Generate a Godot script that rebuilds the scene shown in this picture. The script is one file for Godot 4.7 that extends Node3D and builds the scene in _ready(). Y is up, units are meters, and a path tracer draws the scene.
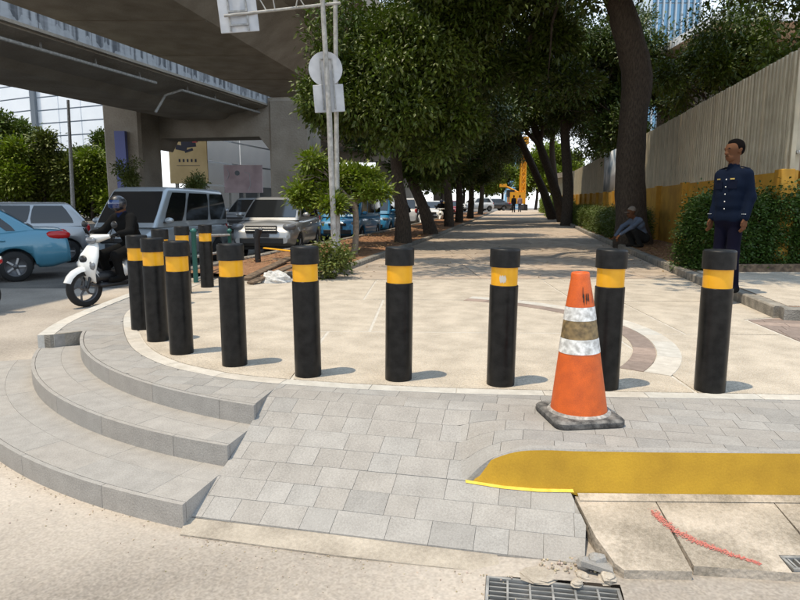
extends Node3D
# A street corner: bollards round a plaza, steps and a ramp, shaded footpath, viaduct and traffic.

const F := 620.0
const EYE := 1.15
const PITCH := 0.14889
const KX := 0.19

var rng := RandomNumberGenerator.new()
var used := {}
var M := {}
var T := {}
var mesh_cache := {}


class Mb:
	var st := SurfaceTool.new()
	var sm := -1
	var count := 0
	func _init():
		st.begin(Mesh.PRIMITIVE_TRIANGLES)
	func smooth(g: int) -> Mb:
		sm = 4294967295 if g < 0 else g
		return self
	func v(p: Vector3):
		st.set_smooth_group(sm if sm >= 0 else 4294967295)
		st.add_vertex(p)
	func tri(a: Vector3, b: Vector3, c: Vector3):
		v(a); v(b); v(c)
		count += 1
	func quad(a: Vector3, b: Vector3, c: Vector3, d: Vector3):
		tri(a, b, c); tri(a, c, d)
	# box with basis; optional chamfer
	func box(c: Vector3, s: Vector3, b := Basis.IDENTITY, ch := 0.0):
		var h := s * 0.5
		if ch <= 0.0:
			var p := []
			for i in 8:
				p.append(c + b * Vector3(h.x * (1 if i & 1 else -1), h.y * (1 if i & 2 else -1), h.z * (1 if i & 4 else -1)))
			for f in [[0, 1, 3, 2], [5, 4, 6, 7], [4, 0, 2, 6], [1, 5, 7, 3], [2, 3, 7, 6], [4, 5, 1, 0]]:
				quad(p[f[0]], p[f[3]], p[f[2]], p[f[1]])
			return
		# chamfered: ring stack along y
		var rings := []
		for e in [[-h.y, 0.0], [-h.y + ch, ch], [h.y - ch, ch], [h.y, 0.0]]:
			var o: float = ch - e[1]
			var r := []
			var hx := h.x - o
			var hz := h.z - o
			for q in [Vector2(hx - ch, -hz), Vector2(hx, -hz + ch), Vector2(hx, hz - ch), Vector2(hx - ch, hz), Vector2(-hx + ch, hz), Vector2(-hx, hz - ch), Vector2(-hx, -hz + ch), Vector2(-hx + ch, -hz)]:
				r.append(c + b * Vector3(q.x, e[0], q.y))
			rings.append(r)
		loft(rings, true, true)
	func loft(rings: Array, closed := true, caps := true):
		for i in rings.size() - 1:
			var a: Array = rings[i]
			var bb: Array = rings[i + 1]
			var n := a.size()
			for j in (n if closed else n - 1):
				var k := (j + 1) % n
				if a[j].is_equal_approx(a[k]):
					tri(a[j], bb[j], bb[k])
				elif bb[j].is_equal_approx(bb[k]):
					tri(a[j], bb[j], a[k])
				else:
					quad(a[j], bb[j], bb[k], a[k])
		if caps:
			cap(rings[0], false)
			cap(rings[-1], true)
	func cap(r: Array, up: bool):
		var m := Vector3.ZERO
		for p in r: m += p
		m /= r.size()
		var keep := sm
		sm = -1
		for j in r.size():
			var k := (j + 1) % r.size()
			if up: tri(m, r[k], r[j])
			else: tri(m, r[j], r[k])
		sm = keep
	func tube(pts: Array, rad: Array, seg := 8, caps := true):
		var rings := []
		var side := Vector3.ZERO
		for i in pts.size():
			var d: Vector3 = (pts[min(i + 1, pts.size() - 1)] - pts[max(i - 1, 0)])
			d = d.normalized()
			if side == Vector3.ZERO:
				side = d.cross(Vector3.UP if abs(d.y) < 0.9 else Vector3.RIGHT).normalized()
			side = (side - d * side.dot(d)).normalized()
			var up := d.cross(side)
			var r := []
			var ra: float = rad[min(i, rad.size() - 1)]
			for j in seg:
				var a := TAU * j / seg
				r.append(pts[i] + (side * cos(a) + up * sin(a)) * ra)
			rings.append(r)
		loft(rings, true, caps)
	# lathe round an axis through o along b.y ; prof = [Vector2(radius, height)...]
	func lathe(prof: Array, seg := 20, o := Vector3.ZERO, b := Basis.IDENTITY, caps := true):
		var rings := []
		for q in prof:
			var r := []
			for j in seg:
				var a := TAU * j / seg
				r.append(o + b * Vector3(cos(a) * q.x, q.y, sin(a) * q.x))
			rings.append(r)
		loft(rings, true, caps)
	func ball(c: Vector3, r: Vector3, seg := 10, rows := 6):
		var prof := []
		for i in rows + 1:
			var a := -PI / 2 + PI * i / rows
			prof.append(Vector2(max(cos(a), 0.001), sin(a)))
		lathe(prof, seg, c, Basis.from_scale(r), false)
	# flat polygon in (x,z) extruded; height by callable for the top
	func slab(poly: PackedVector2Array, hf: Callable, thick: float, sides := true, step := 0.0):
		if step > 0.0:
			var lo := Vector2(1e9, 1e9)
			var hi := -lo
			for p in poly:
				lo = lo.min(p)
				hi = hi.max(p)
			var x := lo.x
			while x < hi.x:
				var z := lo.y
				while z < hi.y:
					for q in Geometry2D.intersect_polygons(poly, PackedVector2Array([Vector2(x, z), Vector2(x + step, z), Vector2(x + step, z + step), Vector2(x, z + step)])):
						slab(q, hf, 0.0, false)
					z += step
				x += step
			if sides:
				var fine := PackedVector2Array()
				for i in poly.size():
					for k in 6: fine.append(poly[i].lerp(poly[(i + 1) % poly.size()], k / 6.0))
				skirt(fine, hf, thick)
			return
		var idx := Geometry2D.triangulate_polygon(poly)
		var keep := sm
		sm = -1
		for i in range(0, idx.size(), 3):
			var p := []
			for k in 3:
				var q := poly[idx[i + k]]
				p.append(Vector3(q.x, hf.call(q.x, q.y), q.y))
			var n: Vector3 = (p[1] - p[0]).cross(p[2] - p[0])
			if n.y > 0: tri(p[0], p[2], p[1])
			else: tri(p[0], p[1], p[2])
		if sides: skirt(poly, hf, thick)
		sm = keep
	func skirt(poly: PackedVector2Array, hf: Callable, thick: float):
		var keep := sm
		sm = -1
		if true:
			var cw := Geometry2D.is_polygon_clockwise(poly)
			for i in poly.size():
				var a := poly[i]
				var c := poly[(i + 1) % poly.size()]
				var a1 := Vector3(a.x, hf.call(a.x, a.y), a.y)
				var c1 := Vector3(c.x, hf.call(c.x, c.y), c.y)
				var dn := Vector3(0, -thick, 0)
				if cw: quad(a1, c1, c1 + dn, a1 + dn)
				else: quad(a1, a1 + dn, c1 + dn, c1)
		sm = keep
	func done() -> ArrayMesh:
		st.generate_normals()
		return st.commit()


func mb(s := -1) -> Mb:
	var m := Mb.new()
	m.sm = s
	return m


# ---- names, things, parts -------------------------------------------------
func numbered(n: String) -> String:
	if not used.has(n):
		used[n] = 0
		return n
	used[n] += 1
	return "%s_%03d" % [n, used[n]]


func tag(o: Node, label: String, category: String, group := ""):
	o.set_meta("label", label)
	o.set_meta("category", category)
	if group != "": o.set_meta("group", group)
	return o


func thing(n: String, label: String, category: String, at := Vector3.ZERO, turn := 0.0, group := "") -> Node3D:
	var o := Node3D.new()
	o.name = numbered(n)
	add_child(o)
	o.position = at
	o.rotation.y = turn
	tag(o, label, category, group)
	return o


func part(n: String, mesh: Mesh, m: Material, parent: Node) -> MeshInstance3D:
	var o := MeshInstance3D.new()
	o.name = n
	o.mesh = mesh
	o.material_override = m
	parent.add_child(o, true)
	return o


func struct(n: String, mesh: Mesh, m: Material) -> MeshInstance3D:
	var o := MeshInstance3D.new()
	o.name = numbered(n)
	o.mesh = mesh
	o.material_override = m
	o.set_meta("kind", "structure")
	add_child(o)
	return o


func struct_node(n: String) -> Node3D:
	var o := Node3D.new()
	o.name = numbered(n)
	o.set_meta("kind", "structure")
	add_child(o)
	return o


func copy_of(src: Node3D, at: Vector3, turn: float, label: String) -> Node3D:
	var base := src.name.rstrip("0123456789").trim_suffix("_")
	var o: Node3D = src.duplicate()
	o.name = numbered(base)
	add_child(o)
	o.position = at
	o.rotation.y = turn
	o.set_meta("label", label)
	return o


# ---- where things stand -----------------------------------------------------
func U(px: float, py: float, lv := 0.0) -> Vector3:
	var u := (px - 400.0) / F
	var v := (300.0 - py) / F
	var y := v * cos(PITCH) - sin(PITCH)
	var fw := cos(PITCH) + v * sin(PITCH)
	var t := (lv - EYE) / y
	return Vector3(u * t, lv, -fw * t)


# a point at horizontal depth d behind pixel (px, py)
func A(px: float, py: float, d: float) -> Vector3:
	var u := (px - 400.0) / F
	var v := (300.0 - py) / F
	var fw := cos(PITCH) + v * sin(PITCH)
	var t := d / fw
	return Vector3(u * t, EYE + (v * cos(PITCH) - sin(PITCH)) * t, -d)


func rise(d: float) -> float:
	return 0.004 * clampf(d - 6.0, 0.0, 19.0) + 0.0125 * clampf(d - 25.0, 0.0, 50.0)


func path_h(_x: float, z: float) -> float:
	return rise(-z)


func road_h(x: float, z: float) -> float:
	var d := -z
	return -0.36 + 0.03 * smoothstep(0.0, 0.8, x) * smoothstep(5.0, 3.0, d) + 0.008 * clampf(d - 6.0, 0.0, 19.0) + 0.0125 * clampf(d - 25.0, 0.0, 50.0)


func on_road(px: float, d: float) -> Vector3:
	var x := (px - 400.0) / F * d
	return Vector3(x, road_h(x, -d), -d)


func on_path(x: float, d: float, up := 0.0) -> Vector3:
	return Vector3(x, path_h(x, -d) + up, -d)


func turn_to(hx: float, hz: float) -> float:
	return atan2(-hz, hx)


# ---- textures and materials -------------------------------------------------
func lin(r: float, g: float, b: float) -> Color:
	return Color(r, g, b).linear_to_srgb()


func noise(seed_: int, freq: float, oct := 4, kind := FastNoiseLite.TYPE_SIMPLEX_SMOOTH) -> FastNoiseLite:
	var n := FastNoiseLite.new()
	n.seed = seed_
	n.frequency = freq
	n.noise_type = kind
	n.fractal_octaves = oct
	return n


# mixes noise layers into a colour texture. cols = [dark, light] linear; layers = [[seed, freq, octaves, weight]...]
func tex(key: String, size: int, a: Vector3, b: Vector3, layers: Array, speck := 0.0, contrast := 1.0) -> ImageTexture:
	if T.has(key): return T[key]
	var ims := []
	for l in layers:
		var im: Image = noise(l[0], l[1], l[2]).get_seamless_image(size, size, false, false, 0.2, true)
		im.convert(Image.FORMAT_L8)
		ims.append([im.get_data(), l[3]])
	var r := RandomNumberGenerator.new()
	r.seed = hash(key)
	var data := PackedByteArray()
	data.resize(size * size * 3)
	var lut := []
	for i in 256:
		var t := clampf((i / 255.0 - 0.5) * contrast + 0.5, 0.0, 1.0)
		var c := a.lerp(b, t)
		var s := Color(c.x, c.y, c.z).linear_to_srgb()
		lut.append([int(clampf(s.r, 0, 1) * 255), int(clampf(s.g, 0, 1) * 255), int(clampf(s.b, 0, 1) * 255)])
	for i in size * size:
		var w := 0.0
		for q in ims: w += q[0][i] * q[1]
		if speck > 0.0: w += (r.randf() - 0.5) * 255.0 * speck
		var c = lut[clampi(int(w), 0, 255)]
		data[i * 3] = c[0]
		data[i * 3 + 1] = c[1]
		data[i * 3 + 2] = c[2]
	var im2 := Image.create_from_data(size, size, false, Image.FORMAT_RGB8, data)
	im2.generate_mipmaps()
	T[key] = ImageTexture.create_from_image(im2)
	return T[key]


func nrm(key: String, size: int, freq: float, strength: float, oct := 4) -> ImageTexture:
	if T.has(key): return T[key]
	var im: Image = noise(hash(key) % 1000, freq, oct).get_seamless_image(size, size, false, false, 0.2, true)
	im.convert(Image.FORMAT_RGBA8)
	im.bump_map_to_normal_map(strength)
	T[key] = ImageTexture.create_from_image(im)
	return T[key]


func tri_mat(t: Texture2D, metres: float, rough := 0.9, normal: Texture2D = null, nscale := 1.0, tint := Color.WHITE) -> StandardMaterial3D:
	var m := StandardMaterial3D.new()
	m.albedo_texture = t
	m.albedo_color = tint
	m.roughness = rough
	m.uv1_triplanar = true
	m.uv1_world_triplanar = true
	m.uv1_triplanar_sharpness = 6.0
	m.uv1_scale = Vector3.ONE / metres
	if normal:
		m.normal_enabled = true
		m.normal_texture = normal
		m.normal_scale = nscale
	return m


func flat(r: float, g: float, b: float, rough := 0.6, metal := 0.0) -> StandardMaterial3D:
	var m := StandardMaterial3D.new()
	m.albedo_color = lin(r, g, b)
	m.roughness = rough
	m.metallic = metal
	return m


func paint(r: float, g: float, b: float, metal := 0.0) -> StandardMaterial3D:
	var m := flat(r, g, b, 0.38, metal)
	m.clearcoat_enabled = true
	m.clearcoat = 0.8
	m.clearcoat_roughness = 0.06
	return m


func shades(base: StandardMaterial3D, n: int, spread: float, seed_: int, warm := 0.0) -> Array:
	var r := RandomNumberGenerator.new()
	r.seed = seed_
	var out := []
	for i in n:
		var m: StandardMaterial3D = base.duplicate()
		var k := 1.0 - r.randf() * spread
		var w := (r.randf() - 0.5) * warm
		m.albedo_color = Color(clampf(base.albedo_color.r * k + w, 0, 1), base.albedo_color.g * k, clampf(base.albedo_color.b * k - w, 0, 1))
		m.uv1_offset = Vector3(r.randf(), r.randf(), r.randf())
		out.append(m)
	return out


func make_materials():
	var rough_n := nrm("fine", 512, 0.12, 3.0, 3)
	var stone_t := tex("granite", 512, Vector3(0.25, 0.237, 0.22), Vector3(0.45, 0.43, 0.402), [[3, 0.012, 4, 0.4], [4, 0.15, 3, 0.6]], 0.42, 1.0)
	M.granite = shades(tri_mat(stone_t, 1.1, 0.82, rough_n, 0.2, Color(0.97, 0.965, 0.96)), 8, 0.085, 5, 0.015)
	M.tread = shades(tri_mat(stone_t, 0.9, 0.85, rough_n, 0.2, Color(0.985, 0.98, 0.975)), 5, 0.05, 6, 0.01)
	M.riser = M.tread
	M.mortar = tri_mat(tex("mortar", 256, Vector3(0.18, 0.167, 0.15), Vector3(0.32, 0.3, 0.275), [[9, 0.03, 4, 1.0]], 0.2), 0.6, 0.95)
	M.strip = shades(tri_mat(tex("strip", 256, Vector3(0.44, 0.405, 0.35), Vector3(0.66, 0.62, 0.555), [[10, 0.02, 4, 0.7], [11, 0.15, 2, 0.3]], 0.2), 0.8, 0.85, rough_n, 0.3), 4, 0.1, 8, 0.02)
	M.aggregate = tri_mat(tex("aggregate", 1024, Vector3(0.25, 0.212, 0.165), Vector3(0.65, 0.57, 0.465), [[12, 0.006, 4, 0.4], [13, 0.25, 2, 0.6]], 0.7, 1.05), 2.2, 0.92, rough_n, 0.7)
	M.pinkband = shades(tri_mat(tex("pink", 256, Vector3(0.22, 0.165, 0.135), Vector3(0.4, 0.31, 0.26), [[14, 0.03, 4, 0.6], [15, 0.2, 2, 0.4]], 0.3), 0.8, 0.9, rough_n, 0.4), 4, 0.14, 9, 0.02)
	M.path = tri_mat(tex("path", 1024, Vector3(0.26, 0.205, 0.155), Vector3(0.6, 0.49, 0.385), [[16, 0.007, 4, 0.55], [17, 0.1, 3, 0.45]], 0.3, 1.1), 3.5, 0.9, rough_n, 0.5)
	M.pathslab = shades(M.path, 6, 0.14, 31, 0.02)
	M.road = tri_mat(tex("road", 1024, Vector3(0.19, 0.166, 0.14), Vector3(0.53, 0.468, 0.4), [[18, 0.003, 6, 0.7], [19, 0.25, 2, 0.3]], 0.3, 1.0), 7.0, 0.95, rough_n, 0.25)
	M.asphalt = tri_mat(tex("asphalt", 1024, Vector3(0.055, 0.052, 0.05), Vector3(0.2, 0.18, 0.155), [[20, 0.004, 5, 0.6], [21, 0.2, 3, 0.4]], 0.35, 1.1), 5.0, 0.93, rough_n, 0.8)
	M.concrete = tri_mat(tex("concrete", 512, Vector3(0.2, 0.17, 0.135), Vector3(0.5, 0.44, 0.36), [[22, 0.008, 5, 0.7], [23, 0.12, 3, 0.3]], 0.22, 1.2), 1.7, 0.93, rough_n, 0.3)
	M.gutter = tri_mat(tex("gutter", 512, Vector3(0.2, 0.17, 0.13), Vector3(0.5, 0.43, 0.35), [[24, 0.008, 5, 0.7], [25, 0.12, 3, 0.3]], 0.22, 1.7), 1.9, 0.93, rough_n, 0.3)
	M.yellowpaint = tri_mat(tex("yellowpaint", 512, Vector3(0.36, 0.2, 0.01), Vector3(0.6, 0.355, 0.02), [[26, 0.006, 5, 0.7], [27, 0.2, 3, 0.3]], 0.2, 1.0), 1.1, 0.75, rough_n, 0.08)
	M.yellowfresh = tri_mat(tex("yellowfresh", 256, Vector3(0.6, 0.4, 0.04), Vector3(0.86, 0.66, 0.12), [[28, 0.03, 4, 0.7]], 0.15), 0.5, 0.75)
	M.redspray = tri_mat(tex("redspray", 256, Vector3(0.5, 0.13, 0.105), Vector3(0.6, 0.26, 0.2), [[29, 0.05, 4, 0.7]], 0.5, 1.3), 0.3, 0.9)
	M.kerb = shades(tri_mat(tex("kerb", 512, Vector3(0.13, 0.12, 0.1), Vector3(0.42, 0.385, 0.33), [[30, 0.012, 5, 0.7], [31, 0.15, 3, 0.3]], 0.2, 1.3), 1.2, 0.92, rough_n, 0.8), 4, 0.15, 10, 0.02)
	M.soil = tri_mat(tex("soil", 512, Vector3(0.12, 0.055, 0.025), Vector3(0.4, 0.215, 0.11), [[32, 0.012, 5, 0.6], [33, 0.12, 3, 0.4]], 0.25, 1.2), 1.5, 1.0, nrm("clod", 512, 0.05, 8.0, 4), 1.0)
	M.pier = tri_mat(tex("pier", 1024, Vector3(0.2, 0.165, 0.125), Vector3(0.42, 0.365, 0.295), [[36, 0.004, 5, 0.75], [37, 0.06, 3, 0.25]], 0.08, 0.9), 9.0, 0.9, rough_n, 0.3)
	M.streak = streak_material()
	M.white_wall = tri_mat(tex("whitewall", 256, Vector3(0.8, 0.82, 0.84), Vector3(0.88, 0.89, 0.9), [[38, 0.01, 4, 1.0]], 0.02), 8.0, 0.6)
	M.joint = flat(0.16, 0.18, 0.2, 0.6)
	M.cream = tri_mat(tex("cream", 256, Vector3(0.6, 0.43, 0.2), Vector3(0.74, 0.55, 0.28), [[39, 0.01, 4, 1.0]], 0.02), 5.0, 0.7)
	M.darkprint = flat(0.02, 0.018, 0.035, 0.6)
	M.redprint = flat(0.5, 0.06, 0.06, 0.6)
	M.pinkboard = tri_mat(tex("pinkboard", 256, Vector3(0.42, 0.3, 0.32), Vector3(0.62, 0.48, 0.5), [[40, 0.008, 3, 1.0]], 0.02, 1.3), 3.0, 0.5)
	M.bluewall = flat(0.16, 0.18, 0.42, 0.6)
	M.glass_tower = flat(0.16, 0.3, 0.42, 0.12, 0.55)
	M.mullion = flat(0.5, 0.55, 0.58, 0.4, 0.3)
	M.fenceslat = shades(tri_mat(tex("slat", 256, Vector3(0.42, 0.36, 0.25), Vector3(0.64, 0.56, 0.41), [[41, 0.012, 4, 0.8]], 0.06, 1.2), 2.0, 0.6), 4, 0.12, 11, 0.03)
	M.fencewall = tri_mat(tex("fencewall", 512, Vector3(0.4, 0.2, 0.015), Vector3(0.62, 0.34, 0.035), [[42, 0.008, 5, 0.8]], 0.05, 1.2), 2.5, 0.7)
	M.leaf = leaf_mat(0.105, 0.16, 0.018)
	M.leafdark = leaf_mat(0.07, 0.115, 0.014)
	M.leafbright = leaf_mat(0.21, 0.3, 0.03)
	M.leafolive = leaf_mat(0.14, 0.18, 0.04)
	M.hedge = leaf_mat(0.055, 0.12, 0.02)
	M.bark = tri_mat(tex("bark", 512, Vector3(0.018, 0.013, 0.009), Vector3(0.088, 0.066, 0.047), [[43, 0.02, 5, 0.7], [44, 0.12, 3, 0.3]], 0.1, 1.4), 0.9, 0.95, nrm("barkn", 512, 0.04, 10.0, 4), 1.0)
	M.bark.uv1_scale = Vector3(2.2, 0.6, 2.2)
	M.bark_pale = tri_mat(tex("barkpale", 256, Vector3(0.14, 0.11, 0.08), Vector3(0.32, 0.25, 0.19), [[45, 0.03, 4, 1.0]], 0.1, 1.2), 0.7, 0.95)
	M.black = tri_mat(tex("blackpaint", 256, Vector3(0.003, 0.003, 0.0033), Vector3(0.016, 0.0155, 0.015), [[46, 0.02, 5, 0.8], [47, 0.2, 2, 0.2]], 0.35, 1.5), 0.5, 0.33, nrm("dent", 256, 0.015, 1.0, 2), 0.15)
	M.black.metallic_specular = 0.35
	M.blackcap = tri_mat(T["blackpaint"], 0.4, 0.45)
	M.blackcap.metallic_specular = 0.35
	M.yellow = tri_mat(tex("bandyellow", 256, Vector3(0.74, 0.33, 0.004), Vector3(0.86, 0.43, 0.01), [[47, 0.02, 4, 0.9]], 0.05), 0.5, 0.34)
	M.scuff = flat(0.55, 0.5, 0.42, 0.8)
	M.orange = tri_mat(tex("orange", 512, Vector3(0.44, 0.07, 0.006), Vector3(0.72, 0.125, 0.008), [[48, 0.012, 5, 0.55], [49, 0.12, 3, 0.45]], 0.16, 1.3), 0.5, 0.5, rough_n, 0.2)
	M.conewhite = tri_mat(tex("conewhite", 256, Vector3(0.4, 0.39, 0.37), Vector3(0.86, 0.86, 0.84), [[50, 0.03, 5, 1.0]], 0.2, 1.7), 0.35, 0.4)
	M.conebrown = tri_mat(tex("conebrown", 256, Vector3(0.09, 0.06, 0.025), Vector3(0.28, 0.19, 0.08), [[51, 0.03, 5, 1.0]], 0.2, 1.5), 0.35, 0.45)
	M.rubber = tri_mat(tex("rubber", 512, Vector3(0.025, 0.025, 0.025), Vector3(0.22, 0.21, 0.195), [[52, 0.012, 5, 0.8], [53, 0.12, 3, 0.2]], 0.2, 1.7), 0.5, 0.85, rough_n, 0.5)
	M.conedust = tri_mat(tex("conedust", 256, Vector3(0.16, 0.15, 0.14), Vector3(0.5, 0.47, 0.43), [[54, 0.03, 5, 0.8]], 0.3, 1.6), 0.35, 0.9)
	M.scrape = flat(0.02, 0.015, 0.012, 0.8)
	M.steel = tri_mat(tex("steel", 256, Vector3(0.2, 0.2, 0.19), Vector3(0.42, 0.41, 0.39), [[55, 0.02, 4, 1.0]], 0.1, 1.3), 0.6, 0.55)
	M.steel.metallic = 0.4
	M.galv = tri_mat(tex("galv", 256, Vector3(0.26, 0.25, 0.23), Vector3(0.5, 0.49, 0.46), [[56, 0.02, 4, 1.0]], 0.06, 1.2), 0.8, 0.6)
	M.signback = tri_mat(tex("signback", 256, Vector3(0.42, 0.43, 0.45), Vector3(0.6, 0.61, 0.63), [[57, 0.01, 4, 1.0]], 0.04, 1.3), 1.2, 0.55)
	M.tyre = flat(0.012, 0.012, 0.012, 0.85)
	M.rim = flat(0.42, 0.42, 0.43, 0.35, 0.8)
	M.rimdark = flat(0.1, 0.1, 0.105, 0.5, 0.5)
	M.glass = flat(0.008, 0.009, 0.01, 0.06)
	M.glass.metallic_specular = 0.6
	M.windshield = flat(0.012, 0.014, 0.016, 0.05)
	M.windshield.metallic_specular = 0.7
	M.blacktrim = flat(0.012, 0.012, 0.013, 0.55)
	M.chrome = flat(0.4, 0.4, 0.41, 0.22, 0.95)
	M.lamp = flat(0.2, 0.21, 0.225, 0.08, 0.2)
	M.redlamp = flat(0.4, 0.01, 0.012, 0.2)
	M.plate = flat(0.02, 0.02, 0.022, 0.5)
	M.taxi = paint(0.06, 0.215, 0.31, 0.15)
	M.silver = paint(0.38, 0.39, 0.4, 0.5)
	M.silverwarm = paint(0.36, 0.36, 0.355, 0.55)
	M.greyblue = paint(0.34, 0.375, 0.4, 0.4)
	M.bluebus = paint(0.03, 0.22, 0.42, 0.0)
	M.whitepaint = paint(0.66, 0.67, 0.68, 0.0)
	M.carred = paint(0.3, 0.02, 0.02, 0.0)
	M.cardark = paint(0.03, 0.03, 0.034, 0.1)
	M.teal = flat(0.01, 0.1, 0.085, 0.5)
	M.wood = tri_mat(tex("plank", 256, Vector3(0.05, 0.033, 0.022), Vector3(0.2, 0.14, 0.09), [[58, 0.02, 4, 1.0]], 0.1, 1.3), 0.6, 0.9)
	M.sack = tri_mat(tex("sack", 256, Vector3(0.35, 0.34, 0.32), Vector3(0.66, 0.65, 0.62), [[59, 0.03, 4, 1.0]], 0.1, 1.3), 0.5, 0.9, nrm("crumple", 256, 0.03, 8.0, 4), 1.0)
	M.rigyellow = flat(0.75, 0.33, 0.01, 0.5)
	M.banner = tri_mat(tex("banner", 512, Vector3(0.16, 0.22, 0.3), Vector3(0.85, 0.87, 0.9), [[60, 0.006, 3, 1.0]], 0.02, 2.6), 6.0, 0.45)
	M.person = StandardMaterial3D.new()
	M.person.vertex_color_use_as_albedo = true
	M.person.roughness = 0.9
	M.person.metallic_specular = 0.2
	M.hair = flat(0.006, 0.005, 0.005, 0.95)
	M.hair.metallic_specular = 0.1
	M.button = flat(0.7, 0.7, 0.68, 0.35, 0.3)
	M.brass = flat(0.5, 0.35, 0.1, 0.3, 0.8)
	M.cap = flat(0.2, 0.17, 0.14, 0.85)
	M.helmet = paint(0.01, 0.012, 0.02, 0.0)
	M.helmetdark = paint(0.01, 0.01, 0.012, 0.0)
	M.visor = flat(0.005, 0.02, 0.09, 0.06)
	M.visor.metallic_specular = 0.8
	M.bikewhite = paint(0.7, 0.7, 0.68, 0.0)
	M.bikeblack = flat(0.01, 0.01, 0.011, 0.45)
	M.seat = flat(0.012, 0.012, 0.012, 0.7)


func leaf_mat(r: float, g: float, b: float) -> StandardMaterial3D:
	var m := flat(r, g, b, 0.5)
	m.vertex_color_use_as_albedo = true
	m.backlight_enabled = true
	m.backlight = lin(r * 1.8, g * 1.7, b * 0.9)
	return m


# rain streaks running down a concrete fascia
func streak_material() -> StandardMaterial3D:
	var w := 1024
	var h := 128
	var a := noise(71, 0.05, 3)
	var b := noise(72, 0.012, 3)
	var im := Image.create(w, h, false, Image.FORMAT_RGB8)
	for x in w:
		var s := a.get_noise_2d(x, 0) * 0.5 + 0.5
		var len_ := clampf((b.get_noise_2d(x * 3.0, 40) * 0.5 + 0.5) * 1.5, 0.2, 1.2)
		for y in h:
			var t := float(y) / h
			var dark := clampf((s - 0.38) * 3.4, 0, 1) * (1.0 if t < len_ else 0.25)
			dark = clampf(dark + a.get_noise_2d(x * 0.8, y * 0.4 + 99) * 0.18, 0, 1)
			var c := Vector3(0.42, 0.43, 0.44).lerp(Vector3(0.1, 0.105, 0.115), dark)
			im.set_pixel(x, y, lin(c.x, c.y, c.z))
	var m := StandardMaterial3D.new()
	m.albedo_texture = ImageTexture.create_from_image(im)
	m.roughness = 0.9
	m.uv1_scale = Vector3(1, 1, 1)
	return m


const C0 := Vector2(0.55, -7.0)
const CHEEK_A := Vector2(-0.765, -3.9)
const CHEEK_B := Vector2(-1.045, -2.66)


func zb(x: float) -> float:
	return -2.73 + 0.23 * (x + 1.0)


func ramp_h(x: float, z: float) -> float:
	return minf(0.0, -0.36 + 0.336 * (zb(x) - z))


func upper_h(x: float, z: float) -> float:
	var t := clampf((x - 0.33) / 0.45, 0.0, 1.0)
	var w := 1.0 - pow(1.0 - t, 3.0)
	return lerpf(ramp_h(x, z), 0.0, w)


func zero_h(_x: float, _z: float) -> float:
	return 0.0


func plaza_h(_x: float, z: float) -> float:
	return rise(-z)


func gutter_h(_x: float, z: float) -> float:
	return lerpf(-0.22, -0.292, clampf((z + 2.77) / 0.46, 0.0, 1.0))


func smooth_line(p: Array, per := 6) -> PackedVector2Array:
	var out := PackedVector2Array()
	for i in p.size() - 1:
		var a: Vector2 = p[max(i - 1, 0)]
		var b: Vector2 = p[i]
		var c: Vector2 = p[i + 1]
		var d: Vector2 = p[min(i + 2, p.size() - 1)]
		for k in per:
			out.append(b.cubic_interpolate(c, a, d, float(k) / per))
	out.append(p[-1])
	return out


func offset_line(l: PackedVector2Array, w: float) -> PackedVector2Array:
	var out := PackedVector2Array()
	for i in l.size():
		var d := (l[min(i + 1, l.size() - 1)] - l[max(i - 1, 0)]).normalized()
		out.append(l[i] + Vector2(-d.y, d.x) * w)
	return out


func joined(a: PackedVector2Array, b: PackedVector2Array) -> PackedVector2Array:
	var r := b.duplicate()
	r.reverse()
	var o := a.duplicate()
	o.append_array(r)
	return o


func area(p: PackedVector2Array) -> float:
	var s := 0.0
	for i in p.size():
		var q := p[(i + 1) % p.size()]
		s += p[i].x * q.y - q.x * p[i].y
	return absf(s) * 0.5


# lays rows of separate stones over a region
func pave(parent: Node, called: String, region: PackedVector2Array, o: Vector2, ang: float, row: float, widths: Array, hf: Callable, mats: Array, gap: float, thick: float, lift := 0.0012, holes := []):
	var ux := Vector2(cos(ang), sin(ang))
	var uy := Vector2(-sin(ang), cos(ang))
	var lo := Vector2(1e9, 1e9)
	var hi := -lo
	for p in region:
		var q := Vector2((p - o).dot(ux), (p - o).dot(uy))
		lo = lo.min(q)
		hi = hi.max(q)
	var y := floorf(lo.y / row) * row
	while y < hi.y:
		var x := lo.x - rng.randf() * 0.3
		while x < hi.x:
			var w: float = widths[rng.randi() % widths.size()]
			var cell := PackedVector2Array([o + ux * x + uy * y, o + ux * (x + w) + uy * y, o + ux * (x + w) + uy * (y + row), o + ux * x + uy * (y + row)])
			x += w
			for piece in Geometry2D.intersect_polygons(cell, region):
				var parts := [piece]
				for h in holes:
					var nx := []
					for pp in parts: nx.append_array(Geometry2D.clip_polygons(pp, h))
					parts = nx
				for pp in parts:
					if area(pp) < 0.0012: continue
					for s in Geometry2D.offset_polygon(pp, -gap * 0.5, Geometry2D.JOIN_MITER):
						if s.size() < 3 or area(s) < 0.0006: continue
						var up := rng.randf() * lift
						var m := mb()
						m.slab(s, func(a, b): return hf.call(a, b) + up, thick, true, 0.04 if warped(s) else 0.0)
						if m.count == 0: continue
						part(called, m.done(), mats[rng.randi() % mats.size()], parent)
		y += row


# stones over the twisted part of the ramp follow its curve
func warped(p: PackedVector2Array) -> bool:
	for q in p:
		if q.x > 0.3 and q.x < 0.85 and q.y > -3.6 and q.y < -2.7: return true
	return false


func ray_circle(c: Vector2, r: float, a: float) -> Vector2:
	var d := Vector2(cos(a), sin(a))
	var oc := C0 - c
	var b := oc.dot(d)
	return C0 + d * (-b + sqrt(b * b - oc.length_squared() + r * r))


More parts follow.
